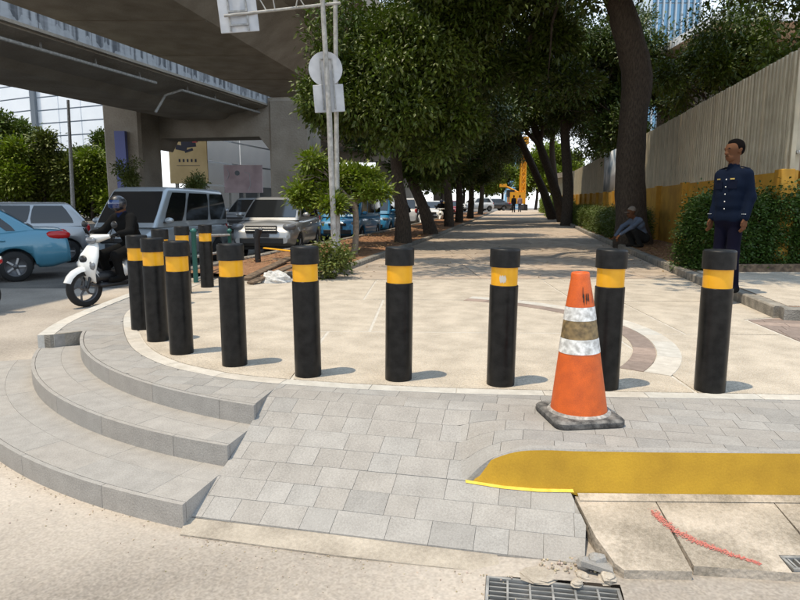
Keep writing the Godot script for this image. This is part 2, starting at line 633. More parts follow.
func build_ground():
	# --- road
	var grate_a := U(486, 573, -0.335)
	var grate_b := U(620, 586, -0.335)
	var gx := Vector2(grate_b.x - grate_a.x, grate_b.z - grate_a.z)
	var gl := gx.length()
	gx /= gl
	var gy := Vector2(-gx.y, gx.x)
	var ga := Vector2(grate_a.x, grate_a.z)
	var gw := 0.36
	var hole := PackedVector2Array([ga, ga + gx * gl, ga + gx * gl + gy * gw, ga + gy * gw])
	var m := mb(1)
	var xs := [-400.0, -150.0, -60.0, -30.0, -16.0, -10.0]
	var x := -7.0
	while x < 5.1:
		xs.append(x)
		x += 0.4
	xs.append_array([7.0, 10.0, 16.0, 30.0, 60.0, 150.0, 400.0])
	var zs := [30.0, 8.0, 2.0]
	var z := 0.0
	while z > -11.5:
		zs.append(z)
		z -= 0.4
	zs.append_array([-12.4, -14.0, -17.0, -21.0, -25.0, -30.0, -40.0, -50.0, -60.0, -75.0, -110.0, -180.0, -400.0])
	var m2 := mb(1)
	for i in xs.size() - 1:
		for j in zs.size() - 1:
			var cell := PackedVector2Array([Vector2(xs[i], zs[j]), Vector2(xs[i + 1], zs[j]), Vector2(xs[i + 1], zs[j + 1]), Vector2(xs[i], zs[j + 1])])
			var t := m if zs[j] > -11.0 else m2
			if xs[i] > -0.8 and xs[i + 1] < 2.4 and zs[j] > -4.5 and zs[j] < -0.4:
				for q in Geometry2D.clip_polygons(cell, hole):
					t.slab(q, road_h, 0.0, false)
			else:
				t.quad(Vector3(xs[i], road_h(xs[i], zs[j]), zs[j]), Vector3(xs[i], road_h(xs[i], zs[j + 1]), zs[j + 1]), Vector3(xs[i + 1], road_h(xs[i + 1], zs[j + 1]), zs[j + 1]), Vector3(xs[i + 1], road_h(xs[i + 1], zs[j]), zs[j]))
	struct("road", m.done(), M.road)
	struct("carriageway", m2.done(), M.asphalt)

	# --- plaza floor
	var strip_pts := [Vector2(-3.1, -9.2), Vector2(-3.14, -8.4), Vector2(-3.14, -7.6), Vector2(-3.03, -6.8), Vector2(-2.74, -6.03), Vector2(-2.24, -5.05), Vector2(-1.8, -4.5), Vector2(-1.39, -4.195), Vector2(-1.05, -4.025), Vector2(-0.5, -3.875), Vector2(0.125, -3.762), Vector2(0.892, -3.685), Vector2(2.2, -3.608), Vector2(3.4, -3.55), Vector2(5.2, -3.47)]
	var so := smooth_line(strip_pts)
	var si := offset_line(so, -0.115)
	var strip := struct_node("border_strip")
	var run := 0.0
	var start := 0
	for i in so.size():
		if i > 0: run += so[i].distance_to(so[i - 1])
		if run > 0.52 or i == so.size() - 1:
			var a := so.slice(start, i + 1)
			var b := si.slice(start, i + 1)
			for s in Geometry2D.offset_polygon(joined(a, b), -0.002, Geometry2D.JOIN_MITER):
				var k := mb()
				k.slab(s, func(_p, zz): return rise(-zz) + 0.002, 0.03)
				part("border_stone", k.done(), M.strip[rng.randi() % 4], strip)
			run = 0.0
			start = i
	var inner := si.duplicate()
	inner.append_array(PackedVector2Array([Vector2(5.2, -5.0), Vector2(3.42, -5.05), Vector2(3.56, -6.3), Vector2(3.93, -6.42), Vector2(4.57, -9.85), Vector2(-1.18, -9.75), Vector2(-3.0, -9.2)]))
	m = mb()
	m.slab(Geometry2D.offset_polygon(inner, 0.1)[0], func(_a, b): return rise(-b) - 0.006, 0.0, false)
	struct("plaza_bed", m.done(), M.strip[0])
	var plaza := struct_node("plaza")
	pave(plaza, "floor_panel", inner, Vector2(-0.05, -5.665), 0.04, 1.98, [2.9, 2.6], plaza_h, [M.aggregate], 0.028, 0.02, 0.001)
	# curved inlay bands
	var bands := struct_node("inlay_band")
	for bd in [[2.3, 2.48, M.strip, "pale_stone", 0.005], [2.12, 2.296, M.pinkband, "pink_stone", 0.0045]]:
		var a0 := -0.66
		while a0 < 1.14:
			var a1: float = a0 + 0.12
			var q := PackedVector2Array()
			for e in 4: q.append(Vector2(-0.1, -5.65) + Vector2(cos(lerpf(a0, a1, e / 3.0)), -sin(lerpf(a0, a1, e / 3.0))) * bd[1])
			for e in 4: q.append(Vector2(-0.1, -5.65) + Vector2(cos(lerpf(a1, a0, e / 3.0)), -sin(lerpf(a1, a0, e / 3.0))) * bd[0])
			for piece in Geometry2D.intersect_polygons(q, inner):
				for s in Geometry2D.offset_polygon(piece, -0.0015, Geometry2D.JOIN_MITER):
					var k := mb()
					var hh: float = bd[4]
					k.slab(s, func(_p, zz): return rise(-zz) + hh, 0.01)
					part(bd[3], k.done(), bd[2][rng.randi() % 4], bands)
			a0 = a1
	# pinkish paving beside the planter
	var pk := struct_node("pink_paving")
	pave(pk, "pink_paver", PackedVector2Array([Vector2(3.44, -5.06), Vector2(3.58, -6.28), Vector2(3.95, -6.4), Vector2(5.6, -5.95), Vector2(5.6, -5.0)]), Vector2(3.4, -5), 0.3, 0.2, [0.2, 0.4], zero_h, M.pinkband, 0.006, 0.03, 0.002)
	m = mb()
	m.slab(PackedVector2Array([Vector2(3.4, -5.0), Vector2(3.55, -6.3), Vector2(3.95, -6.45), Vector2(5.7, -6.0), Vector2(5.7, -4.9)]), func(_a, _b): return -0.01, 0.0, false)
	struct("pink_paving_bed", m.done(), M.mortar)

	# --- grey stone apron, left of the ramp
	var arc3 := PackedVector2Array()
	var e0 := (Vector2(-2.97, -5.70) - C0).angle()
	var e1 := (Vector2(-0.87, -3.49) - C0).angle()
	if e0 < 0: e0 += TAU
	if e1 < 0: e1 += TAU
	for i in 25:
		arc3.append(ray_circle(Vector2(0.6187, -7.0346), 3.8322 - 0.032, lerpf(e1, e0, i / 24.0)))
	var outer := smooth_line([Vector2(-3.285, -5.5), Vector2(-3.47, -6.2), Vector2(-3.57, -7.2), Vector2(-3.63, -8.3), Vector2(-3.66, -9.25)], 5)
	var apron := PackedVector2Array([Vector2(-0.785, -3.95)])
	apron.append(Vector2(-0.86, -3.5))
	apron.append_array(arc3)
	var outer_in := offset_line(outer, 0.14)
	apron.append(Vector2(-2.975, -5.695))
	apron.append_array(outer_in)
	var so_cut := PackedVector2Array()
	for p in so:
		if p.x < -0.78: so_cut.append(p)
	apron.append_array(so_cut)
	apron = Geometry2D.offset_polygon(apron, -0.001)[0]
	var ap := struct_node("apron")
	pave(ap, "paver", apron, Vector2(0, -2.5), 0.225, 0.155, [0.15, 0.2, 0.3, 0.15], zero_h, M.granite, 0.002, 0.03)
	m = mb()
	m.slab(apron, func(_a, _b): return -0.006, 0.35)
	struct("apron_bed", m.done(), M.mortar)
	# light kerb round the outside of the apron and the end block of the steps
	var ok := struct_node("apron_kerb")
	start = 0
	for i in range(4, outer.size(), 4):
		var poly := joined(outer.slice(start, i + 1), outer_in.slice(start, i + 1))
		for s in Geometry2D.offset_polygon(poly, -0.002, Geometry2D.JOIN_MITER):
			var k := mb()
			k.slab(s, func(_a, zz): return rise(-zz) + 0.002, 0.4)
			part("kerb_stone", k.done(), M.strip[rng.randi() % 4], ok)
		start = i
	var k2 := mb()
	k2.slab(PackedVector2Array([Vector2(-3.29, -5.515), Vector2(-3.18, -5.52), Vector2(-2.975, -5.69), Vector2(-3.0, -5.72), Vector2(-3.14, -5.60)]), func(_a, _b): return 0.0015, 0.3)
	part("block_stone", k2.done(), M.kerb[0], ok)

	# --- steps
	var steps := struct_node("steps")
	var half := PackedVector2Array([CHEEK_A, CHEEK_B, CHEEK_B + Vector2(-0.1, 1.0), Vector2(-8, -1), Vector2(-8, -9), Vector2(-2.0, -9)])
	var circles := [[Vector2(0.6187, -7.0346), 3.8322], [Vector2(0.4705, -6.9628), 4.0363], [Vector2(0.5, -7.0), 4.52]]
	var ends := [e0, (Vector2(-3.3, -5.5) - C0).angle(), (Vector2(-3.76, -5.46) - C0).angle()]
	for k in 3:
		var lv := -0.12 * k
		var c: Array = circles[k]
		var ea: float = ends[k]
		if ea < 0: ea += TAU
		var sa := deg_to_rad(88.0 if k == 0 else 97.0)
		# riser stones
		var a := sa
		while a < ea - 0.001:
			var a1 := minf(a + rng.randf_range(0.13, 0.2), ea)
			if ea - a1 < 0.05: a1 = ea
			var q := PackedVector2Array()
			for i in 5: q.append(ray_circle(c[0], c[1], lerpf(a, a1, i / 4.0)))
			for i in 5: q.append(ray_circle(c[0], c[1] - 0.03, lerpf(a1, a, i / 4.0)))
			for piece in Geometry2D.intersect_polygons(q, half):
				for s in Geometry2D.offset_polygon(piece, -0.0016, Geometry2D.JOIN_MITER):
					if s.size() < 3: continue
					var mm := mb()
					mm.slab(s, func(_p, _q): return lv + 0.0008, 0.135)
					part("riser_stone", mm.done(), M.riser[rng.randi() % 5], steps)
			a = a1
		if k == 0: continue
		# tread stones and their core
		var ic: Array = circles[k - 1]
		var core := PackedVector2Array()
		for i in 30: core.append(ray_circle(c[0], c[1] - 0.031, lerpf(sa, ea, i / 29.0)))
		for i in 30: core.append(ray_circle(ic[0], ic[1] - 0.05, lerpf(ea, sa, i / 29.0)))
		for piece in Geometry2D.intersect_polygons(core, half):
			var mm := mb()
			mm.slab(Geometry2D.offset_polygon(piece, -0.003)[0], func(_p, _q): return lv - 0.003, 0.14)
			part("step_core", mm.done(), M.mortar, steps)
		a = sa
		while a < ea - 0.001:
			var a1 := minf(a + 0.3 / c[1] * rng.randf_range(0.8, 1.9), ea)
			if ea - a1 < 0.03: a1 = ea
			for row in 2:
				var q := PackedVector2Array()
				for i in 4:
					var t := lerpf(a, a1, i / 3.0)
					q.append(ray_circle(c[0], c[1] - 0.031, t).lerp(ray_circle(ic[0], ic[1] - 0.04, t), row * 0.5))
				for i in 4:
					var t := lerpf(a1, a, i / 3.0)
					q.append(ray_circle(c[0], c[1] - 0.031, t).lerp(ray_circle(ic[0], ic[1] - 0.04, t), row * 0.5 + 0.5))
				for piece in Geometry2D.intersect_polygons(q, half):
					for s in Geometry2D.offset_polygon(piece, -0.0009, Geometry2D.JOIN_MITER):
						if s.size() < 3 or area(s) < 0.0008: continue
						var mm := mb()
						var up := rng.randf() * 0.001
						mm.slab(s, func(_p, _q): return lv + up, 0.1)
						part("tread_stone", mm.done(), M.tread[rng.randi() % 5], steps)
			a = a1

	# --- ramp and right-hand footway
	var foot := PackedVector2Array([Vector2(0.325, -2.915), Vector2(0.5, -2.86), Vector2(0.66, -2.825), Vector2(0.83, -2.805), Vector2(1.2, -2.79), Vector2(1.9, -2.775), Vector2(3.4, -2.74)])
	var so_r := PackedVector2Array()
	for p in so:
		if p.x > -0.8 and p.x < 3.45: so_r.append(p)
	var up_region := PackedVector2Array([CHEEK_A + Vector2(-0.03, 0.0)])
	up_region.append_array(so_r)
	var low := PackedVector2Array()
	for i in foot.size(): low.append(foot[foot.size() - 1 - i] + Vector2(0, -0.035 if foot.size() - 1 - i > 0 else 0.0))
	up_region.append_array(low)
	# the part of the ramp below the painted kerb
	var edge := func(xx): return Vector2(xx, zb(xx) - 0.085)
	up_region.append(Vector2(-0.921, zb(-0.921) - 0.49))
	var ramp := struct_node("ramp")
	pave(ramp, "paver", up_region, edge.call(-1.0), 0.2261, 0.1316, [0.15, 0.2, 0.26, 0.15, 0.15], upper_h, M.granite, 0.002, 0.03)
	var low_region := PackedVector2Array([edge.call(-1.03), Vector2(-0.921, zb(-0.921) - 0.49), Vector2(0.325, -2.913), Vector2(0.5, -2.858), Vector2(0.66, -2.823), Vector2(0.815, -2.803), Vector2(0.835, -2.6), edge.call(0.775)])
	pave(ramp, "paver", low_region, edge.call(-1.0), 0.2261, 0.1316, [0.15, 0.2, 0.15, 0.26], ramp_h, M.granite, 0.002, 0.03)
	m = mb()
	m.slab(up_region, func(a, b): return upper_h(a, b) - 0.024, 0.3, true, 0.07)
	m.slab(low_region, func(a, b): return ramp_h(a, b) - 0.006, 0.3)
	struct("ramp_bed", m.done(), M.mortar)
	# cement fillet at the foot of the ramp
	m = mb()
	var fil := PackedVector2Array([Vector2(-1.04, -2.82), edge.call(-0.4), edge.call(0.42), Vector2(0.42, zb(0.42) + 0.035), Vector2(-0.3, zb(-0.3) + 0.055), Vector2(-1.02, zb(-1.02) + 0.05)])
	m.slab(fil, func(a, b): return lerpf(-0.338, -0.352, clampf((b - zb(a) + 0.085) / 0.14, 0, 1)), 0.1)
	struct("cement_fillet", m.done(), M.concrete)

	# --- painted kerb
	var kerb := struct_node("painted_kerb")
	var kf := mb()
	var cap := mb()
	var fr := mb()
	for i in foot.size() - 1:
		var seg := 5
		for s in seg:
			var p := foot[i].lerp(foot[i + 1], float(s) / seg)
			var q := foot[i].lerp(foot[i + 1], float(s + 1) / seg)
			var bp := ramp_h(p.x, p.y) - 0.02 if p.x < 0.84 else -0.24
			var bq := ramp_h(q.x, q.y) - 0.02 if q.x < 0.84 else -0.24
			var tp := upper_h(p.x, p.y - 0.035) + 0.001
			var tq := upper_h(q.x, q.y - 0.035) + 0.001
			var off := Vector3(0, 0, -0.03)
			kf.quad(Vector3(p.x, bp, p.y), Vector3(p.x, tp - 0.008, p.y) + off * 0.85, Vector3(q.x, tq - 0.008, q.y) + off * 0.85, Vector3(q.x, bq, q.y))
			cap.quad(Vector3(p.x, tp - 0.008, p.y) + off * 0.85, Vector3(p.x, tp, p.y) + off, Vector3(q.x, tq, q.y) + off, Vector3(q.x, tq - 0.008, q.y) + off * 0.85)
			cap.quad(Vector3(p.x, tp, p.y) + off, Vector3(p.x, tp, p.y - 0.065), Vector3(q.x, tq, q.y - 0.065), Vector3(q.x, tq, q.y) + off)
			if q.x < 0.835:
				var w0 := 0.018
				fr.quad(Vector3(p.x, ramp_h(p.x, p.y) + 0.004, p.y - 0.003), Vector3(q.x, ramp_h(q.x, q.y) + 0.004, q.y - 0.003), Vector3(q.x, ramp_h(q.x, q.y + w0) + 0.004, q.y + w0), Vector3(p.x, ramp_h(p.x, p.y + w0) + 0.004, p.y + w0))
	part("painted_face", kf.done(), M.yellowpaint, kerb)
	part("kerb_edge", cap.done(), M.granite[3], kerb)
	part("paint_line", fr.done(), M.yellowfresh, kerb)

	# --- gutter
	var gut := struct_node("gutter")
	var g2a := U(779, 553, -0.27)
	var g2 := PackedVector2Array([Vector2(g2a.x, g2a.z), Vector2(g2a.x + 0.42, g2a.z + 0.012), Vector2(g2a.x + 0.41, g2a.z + 0.11), Vector2(g2a.x - 0.005, g2a.z + 0.1)])
	var cuts := [0.79, 1.17, 1.72, 2.5, 3.3, 5.0]
	for i in cuts.size() - 1:
		var xa: float = cuts[i]
		var xb: float = cuts[i + 1]
		var fz := func(xx): return lerpf(-2.797, -2.70, clampf((xx - 0.83) / 4.3, 0, 1))
		var q := PackedVector2Array([Vector2(xa + 0.04, fz.call(xa)), Vector2(xb + 0.04, fz.call(xb)), Vector2(xb + 0.002, -2.26), Vector2(xa + 0.02, -2.325)])
		if i == 0: q = PackedVector2Array([Vector2(0.835, -2.797), Vector2(xb + 0.04, fz.call(xb)), Vector2(xb + 0.002, -2.29), Vector2(0.9, -2.30), Vector2(0.875, -2.34), Vector2(0.845, -2.5)])
		for piece in Geometry2D.clip_polygons(q, g2):
			if Geometry2D.is_polygon_clockwise(piece) and area(piece) < 0.06: continue
			for s in Geometry2D.offset_polygon(piece, -0.002, Geometry2D.JOIN_MITER):
				var mm := mb()
				mm.slab(s, gutter_h, 0.12)
				part("gutter_slab", mm.done(), M.gutter, gut)
	m = mb()
	for i in 8:
		var xa := 0.85 + i * 0.5
		var xb := xa + 0.5
		var za := lerpf(-2.797, -2.70, clampf((xa - 0.83) / 4.3, 0, 1))
		var zc := lerpf(-2.797, -2.70, clampf((xb - 0.83) / 4.3, 0, 1))
		m.quad(Vector3(xa, -0.205, za - 0.004), Vector3(xb, -0.205, zc - 0.004), Vector3(xb, -0.2215, zc + 0.04), Vector3(xa, -0.2215, za + 0.04))
	part("cement_bead", m.done(), M.gutter, gut)
	# sprayed red line: short overlapping dabs of paint on the gutter
	m = mb()
	var pts := []
	for p in [[655, 513], [662, 521], [675, 531], [690, 539], [705, 545], [720, 551], [740, 558], [760, 564]]:
		var lv := -0.25
		for it in 3: lv = gutter_h(0, U(p[0], p[1], lv).z)
		var w := U(p[0], p[1], lv)
		pts.append(w + Vector3(0, 0.0035, 0))
	var sr := RandomNumberGenerator.new()
	sr.seed = 44
	for i in 1250:
		# droplets thin out away from the middle of the stroke
		var t := pow(sr.randf(), 1.25) * (pts.size() - 1.001)
		var a: Vector3 = pts[int(t)]
		var b: Vector3 = pts[int(t) + 1]
		var c := a.lerp(b, fmod(t, 1.0))
		var wd := lerpf(0.019, 0.006, t / (pts.size() - 1.0))
		c.x += clampf(sr.randfn(), -2.2, 2.2) * wd * 0.55
		c.z += clampf(sr.randfn(), -2.2, 2.2) * wd
		c.y = gutter_h(c.x, c.z) + 0.0025 + sr.randf() * 0.0012
		var rr := sr.randf_range(0.0014, 0.0042)
		var o := sr.randf() * TAU
		for k in 4:
			var a0 := o + TAU * k / 6.0 * 1.5
			var a1 := o + TAU * (k + 1) / 6.0 * 1.5
			m.tri(c, c + Vector3(cos(a1) * rr, 0, sin(a1) * rr), c + Vector3(cos(a0) * rr, 0, sin(a0) * rr))
	var rs := part("red_spray_line", m.done(), M.redspray, gut)
	rs.position.y = 0.0
	# --- drain grates
	var gr := thing("drain_grate", "galvanised steel drain grate sunk in the road at the foot of the ramp", "drain grate", Vector3(ga.x, road_h(ga.x, ga.y), ga.y), -gx.angle())
	grate_parts(gr, gl, gw, 5, 11)
	var gr2 := thing("drain_grate", "small rusty drain grate set in the gutter below the yellow kerb", "drain grate", Vector3(g2[0].x, gutter_h(0, g2[0].y) - 0.005, g2[0].y), 0.0)
	grate_parts(gr2, 0.42, 0.1, 14, 0)

	# --- broken corner of the ramp
	for s in [[596, 563, 0.13, 0.03, 0.5, "thin broken paving slab tilted on rubble beside the ramp corner", 0.9], [622, 560, 0.045, 0.04, 0.2, "rounded lump of broken concrete touching the gutter edge", 0.2], [608, 571, 0.05, 0.035, 1.2, "jagged lump of concrete between tilted slab and drain grate", 0.3], [583, 569, 0.035, 0.022, 2.0, "flat chip of concrete at the ramp's broken corner", 0.2], [540, 566, 0.085, 0.014, 0.1, "flat crumbling mortar lump along the drain grate edge", 0.1], [577, 575, 0.03, 0.018, 0.7, "small grey mortar chip lying on the drain grate rim", 0.1]]:
		var w := U(s[0], s[1], -0.3)
		var o := thing("rubble_piece", s[5], "rubble", Vector3(w.x, road_h(w.x, w.z) + 0.012, w.z), s[4])
		part("stone", rock(s[2], s[3], s[0], s[6] > 0.5), M.granite[2] if s[6] > 0.5 else M.concrete, o)
	# --- long footpath
	var pth := struct_node("footpath")
	var q := PackedVector2Array([Vector2(-1.2, -9.78), Vector2(4.55, -9.88), Vector2(2.7 + 0.19 * 34, -34.0), Vector2(-3.1 + 0.195 * 34, -34.0)])
	pave(pth, "path_slab", q, Vector2(-1.2, -9.8), -0.03, 1.25, [1.3, 1.6, 1.45], path_h, M.pathslab, 0.01, 0.03, 0.002)
	m = mb()
	for i in 14:
		var da := 9.6 + i * 1.75
		var db := da + 1.75
		m.quad(Vector3(-3.15 + 0.195 * da, rise(da) - 0.008, -da), Vector3(-3.15 + 0.195 * db, rise(db) - 0.008, -db), Vector3(2.75 + 0.19 * db, rise(db) - 0.008, -db), Vector3(2.75 + 0.19 * da, rise(da) - 0.008, -da))
	part("path_bed", m.done(), M.mortar, pth)
	m = mb(1)
	for i in 20:
		var da := 34.0 + i * 4.0
		var db := da + 4.0
		m.quad(Vector3(-3.1 + 0.195 * da, rise(da), -da), Vector3(-3.1 + 0.195 * db, rise(db), -db), Vector3(2.7 + 0.19 * db, rise(db), -db), Vector3(2.7 + 0.19 * da, rise(da), -da))
	part("path_surface", m.done(), M.path, pth)

	# --- right-hand planter: raised pavement, kerb, earth
	m = mb(1)
	var ds := [6.4, 8.0, 10.0, 13.0, 17.0, 21.0, 25.0, 30.0, 40.0, 55.0, 75.0, 120.0]
	for i in ds.size() - 1:
		var da: float = ds[i]
		var db: float = ds[i + 1]
		var shift := 0.5 if i == 0 else 0.0
		m.quad(Vector3(2.85 + KX * da, rise(da) + 0.115, -da), Vector3(2.85 + KX * db, rise(db) + 0.115, -db), Vector3(40 + KX * db, rise(db) + 0.115, -db), Vector3(40 + KX * da, rise(da) + 0.115, -da + shift))
	struct("verge_right", m.done(), M.soil)
	m = mb()
	m.slab(PackedVector2Array([Vector2(4.08, -6.45), Vector2(5.9, -5.98), Vector2(9.5, -5.0), Vector2(12.0, -9.9), Vector2(4.75, -9.95)]), func(_a, b): return rise(-b) + 0.123, 0.1)
	struct("planter_pavement", m.done(), M.aggregate)
	var kr := struct_node("kerb_right")
	var d := 6.42
	while d < 62.0:
		var l := 0.85 if d < 30 else 2.4
		kerb_stone(kr, Vector2(2.7 + KX * d, -d), Vector2(2.7 + KX * (d + l), -(d + l)), 0.15, 0.12)
		d += l
	for i in 6:
		var a2 := Vector2(3.97, -6.4).lerp(Vector2(9.5, -4.85), i / 6.0)
		var b2 := Vector2(3.97, -6.4).lerp(Vector2(9.5, -4.85), (i + 1) / 6.0)
		kerb_stone(kr, b2, a2, -0.14, 0.12)
	var kl := struct_node("kerb_left")
	d = 9.9
	while d < 62.0:
		var l := 0.9 if d < 30 else 2.4
		kerb_stone(kl, Vector2(-3.1 + 0.195 * d, -d), Vector2(-3.1 + 0.195 * (d + l), -(d + l)), -0.14, 0.09)
		d += l
	kerb_stone(kl, Vector2(-1.95, -10.05), Vector2(-1.2, -9.86), -0.14, 0.09)
	# --- left verge with bare red earth, and its road kerb
	m = mb(1)
	for i in 40:
		var da := 9.95 + i * 1.3
		var db := da + 1.3
		for j in 4:
			var f := func(dd, jj):
				var xx: float = -3.23 + 0.195 * dd - jj * 0.62
				return Vector3(xx, rise(dd) + 0.07 + (0.05 * sin(dd * 2.1 + jj * 1.7) + 0.03 * sin(dd * 5.3 + jj * 3.1) if jj > 0 and jj < 4 else 0.0), -dd)
			m.quad(f.call(da, j), f.call(da, j + 1), f.call(db, j + 1), f.call(db, j))
	struct("verge_left", m.done(), M.soil)
	var kd := struct_node("kerb_road")
	d = 10.2
	while d < 60.0:
		var l := 1.2 if d < 30 else 3.0
		kerb_stone(kd, Vector2(-5.7 + 0.195 * d, -d), Vector2(-5.7 + 0.195 * (d + l), -(d + l)), 0.14, 0.12)
		d += l
	# plaza back edge meets the road
	m = mb()
	m.slab(PackedVector2Array([Vector2(-3.1, -9.2), Vector2(-3.66, -9.2), Vector2(-3.7, -10.3), Vector2(-1.9, -10.3), Vector2(-1.2, -9.8)]), func(_a, b): return rise(-b) - 0.004, 0.4)
	struct("plaza_edge", m.done(), M.concrete)


func kerb_stone(parent: Node, a: Vector2, b: Vector2, w: float, up: float):
	var dir := (b - a).normalized()
	var n := Vector2(-dir.y, dir.x) * w
	var a2 := a + dir * 0.004
	var b2 := b - dir * 0.004
	var j := rng.randf_range(-0.008, 0.008)
	var m := mb()
	var ch := n.normalized() * 0.015
	var f := func(p, y): return Vector3(p.x, rise(-p.y) + y, p.y)
	var rings := []
	for e in [a2, b2]:
		rings.append([f.call(e, -0.25), f.call(e, up + j - 0.015), f.call(e + ch, up + j), f.call(e + n - ch, up + j), f.call(e + n, up + j - 0.015), f.call(e + n, -0.25)])
	m.loft(rings, true, true)
	part("kerb_stone", m.done(), M.kerb[rng.randi() % 4], parent)


func grate_parts(g: Node3D, l: float, w: float, cross: int, thin: int):
	var m := mb()
	var t := 0.012
	for e in [[Vector3(l / 2, -0.012, t / 2 + 0.002), Vector3(l - 0.004, 0.03, t)], [Vector3(l / 2, -0.012, w - t / 2 - 0.002), Vector3(l - 0.004, 0.03, t)], [Vector3(t / 2 + 0.002, -0.012, w / 2), Vector3(t, 0.03, w - 2 * t - 0.006)], [Vector3(l - t / 2 - 0.002, -0.012, w / 2), Vector3(t, 0.03, w - 2 * t - 0.006)]]:
		m.box(e[0], e[1])
	part("grate_frame", m.done(), M.steel, g)
	for i in cross:
		var bm := mb()
		bm.box(Vector3(l * (i + 1.0) / (cross + 1), -0.014, w / 2), Vector3(0.008, 0.026, w - 0.03))
		part("cross_bar", bm.done(), M.steel, g)
	for i in thin:
		var bm := mb()
		bm.box(Vector3(l / 2, -0.018, w * (i + 1.0) / (thin + 1)), Vector3(l - 0.03, 0.026, 0.006))
		part("bar", bm.done(), M.steel, g)
	var p := mb()
	var dp := -0.3
	p.quad(Vector3(0, dp, 0), Vector3(l, dp, 0), Vector3(l, dp, w), Vector3(0, dp, w))
	for e in [[Vector3(0, 0, 0), Vector3(l, 0, 0)], [Vector3(l, 0, 0), Vector3(l, 0, w)], [Vector3(l, 0, w), Vector3(0, 0, w)], [Vector3(0, 0, w), Vector3(0, 0, 0)]]:
		p.quad(e[0] + Vector3(0, -0.012, 0), e[1] + Vector3(0, -0.012, 0), e[1] + Vector3(0, dp, 0), e[0] + Vector3(0, dp, 0))
	part("drain_pit", p.done(), M.mortar, g)


func rock(r: float, h: float, seed_: int, slab: bool) -> ArrayMesh:
	var m := mb(-1)
	var rr := RandomNumberGenerator.new()
	rr.seed = seed_
	if slab:
		var b := Basis.from_euler(Vector3(0.25, 0.5, -0.3))
		m.slab(PackedVector2Array([Vector2(-r * 0.55, -r * 0.1), Vector2(-r * 0.1, -r * 0.42), Vector2(r * 0.6, r * 0.05), Vector2(r * 0.5, r * 0.2), Vector2(r * 0.1, r * 0.62)]), func(a, _b): return h * 0.75 - a * 0.25, 0.022)
		var und := PackedVector2Array([Vector2(-r * 0.55, -r * 0.1), Vector2(-r * 0.1, -r * 0.42), Vector2(r * 0.6, r * 0.05), Vector2(r * 0.5, r * 0.2), Vector2(r * 0.1, r * 0.62)])
		m.slab(und, func(a, _b): return h * 0.75 - a * 0.25 - 0.022, 0.0, false)
		# the heap it lies on
		for k in 4:
			m.ball(Vector3(rr.randf_range(-0.3, 0.3) * r, 0.01, rr.randf_range(-0.3, 0.4) * r), Vector3(0.035, 0.02 + h * 0.35, 0.03), 6, 4)
		return m.done()
	var rings := []
	for i in 6:
		var t := i / 5.0
		var ring := []
		for j in 9:
			var a := TAU * j / 9
			var k := r * (0.35 + 0.65 * sqrt(1.0 - t * t * 0.95)) * rr.randf_range(0.8, 1.12)
			ring.append(Vector3(cos(a) * k, t * h * rr.randf_range(0.85, 1.1) - 0.02, sin(a) * k * 0.75))
		rings.append(ring)
	m.loft(rings, true, true)
	return m.done()


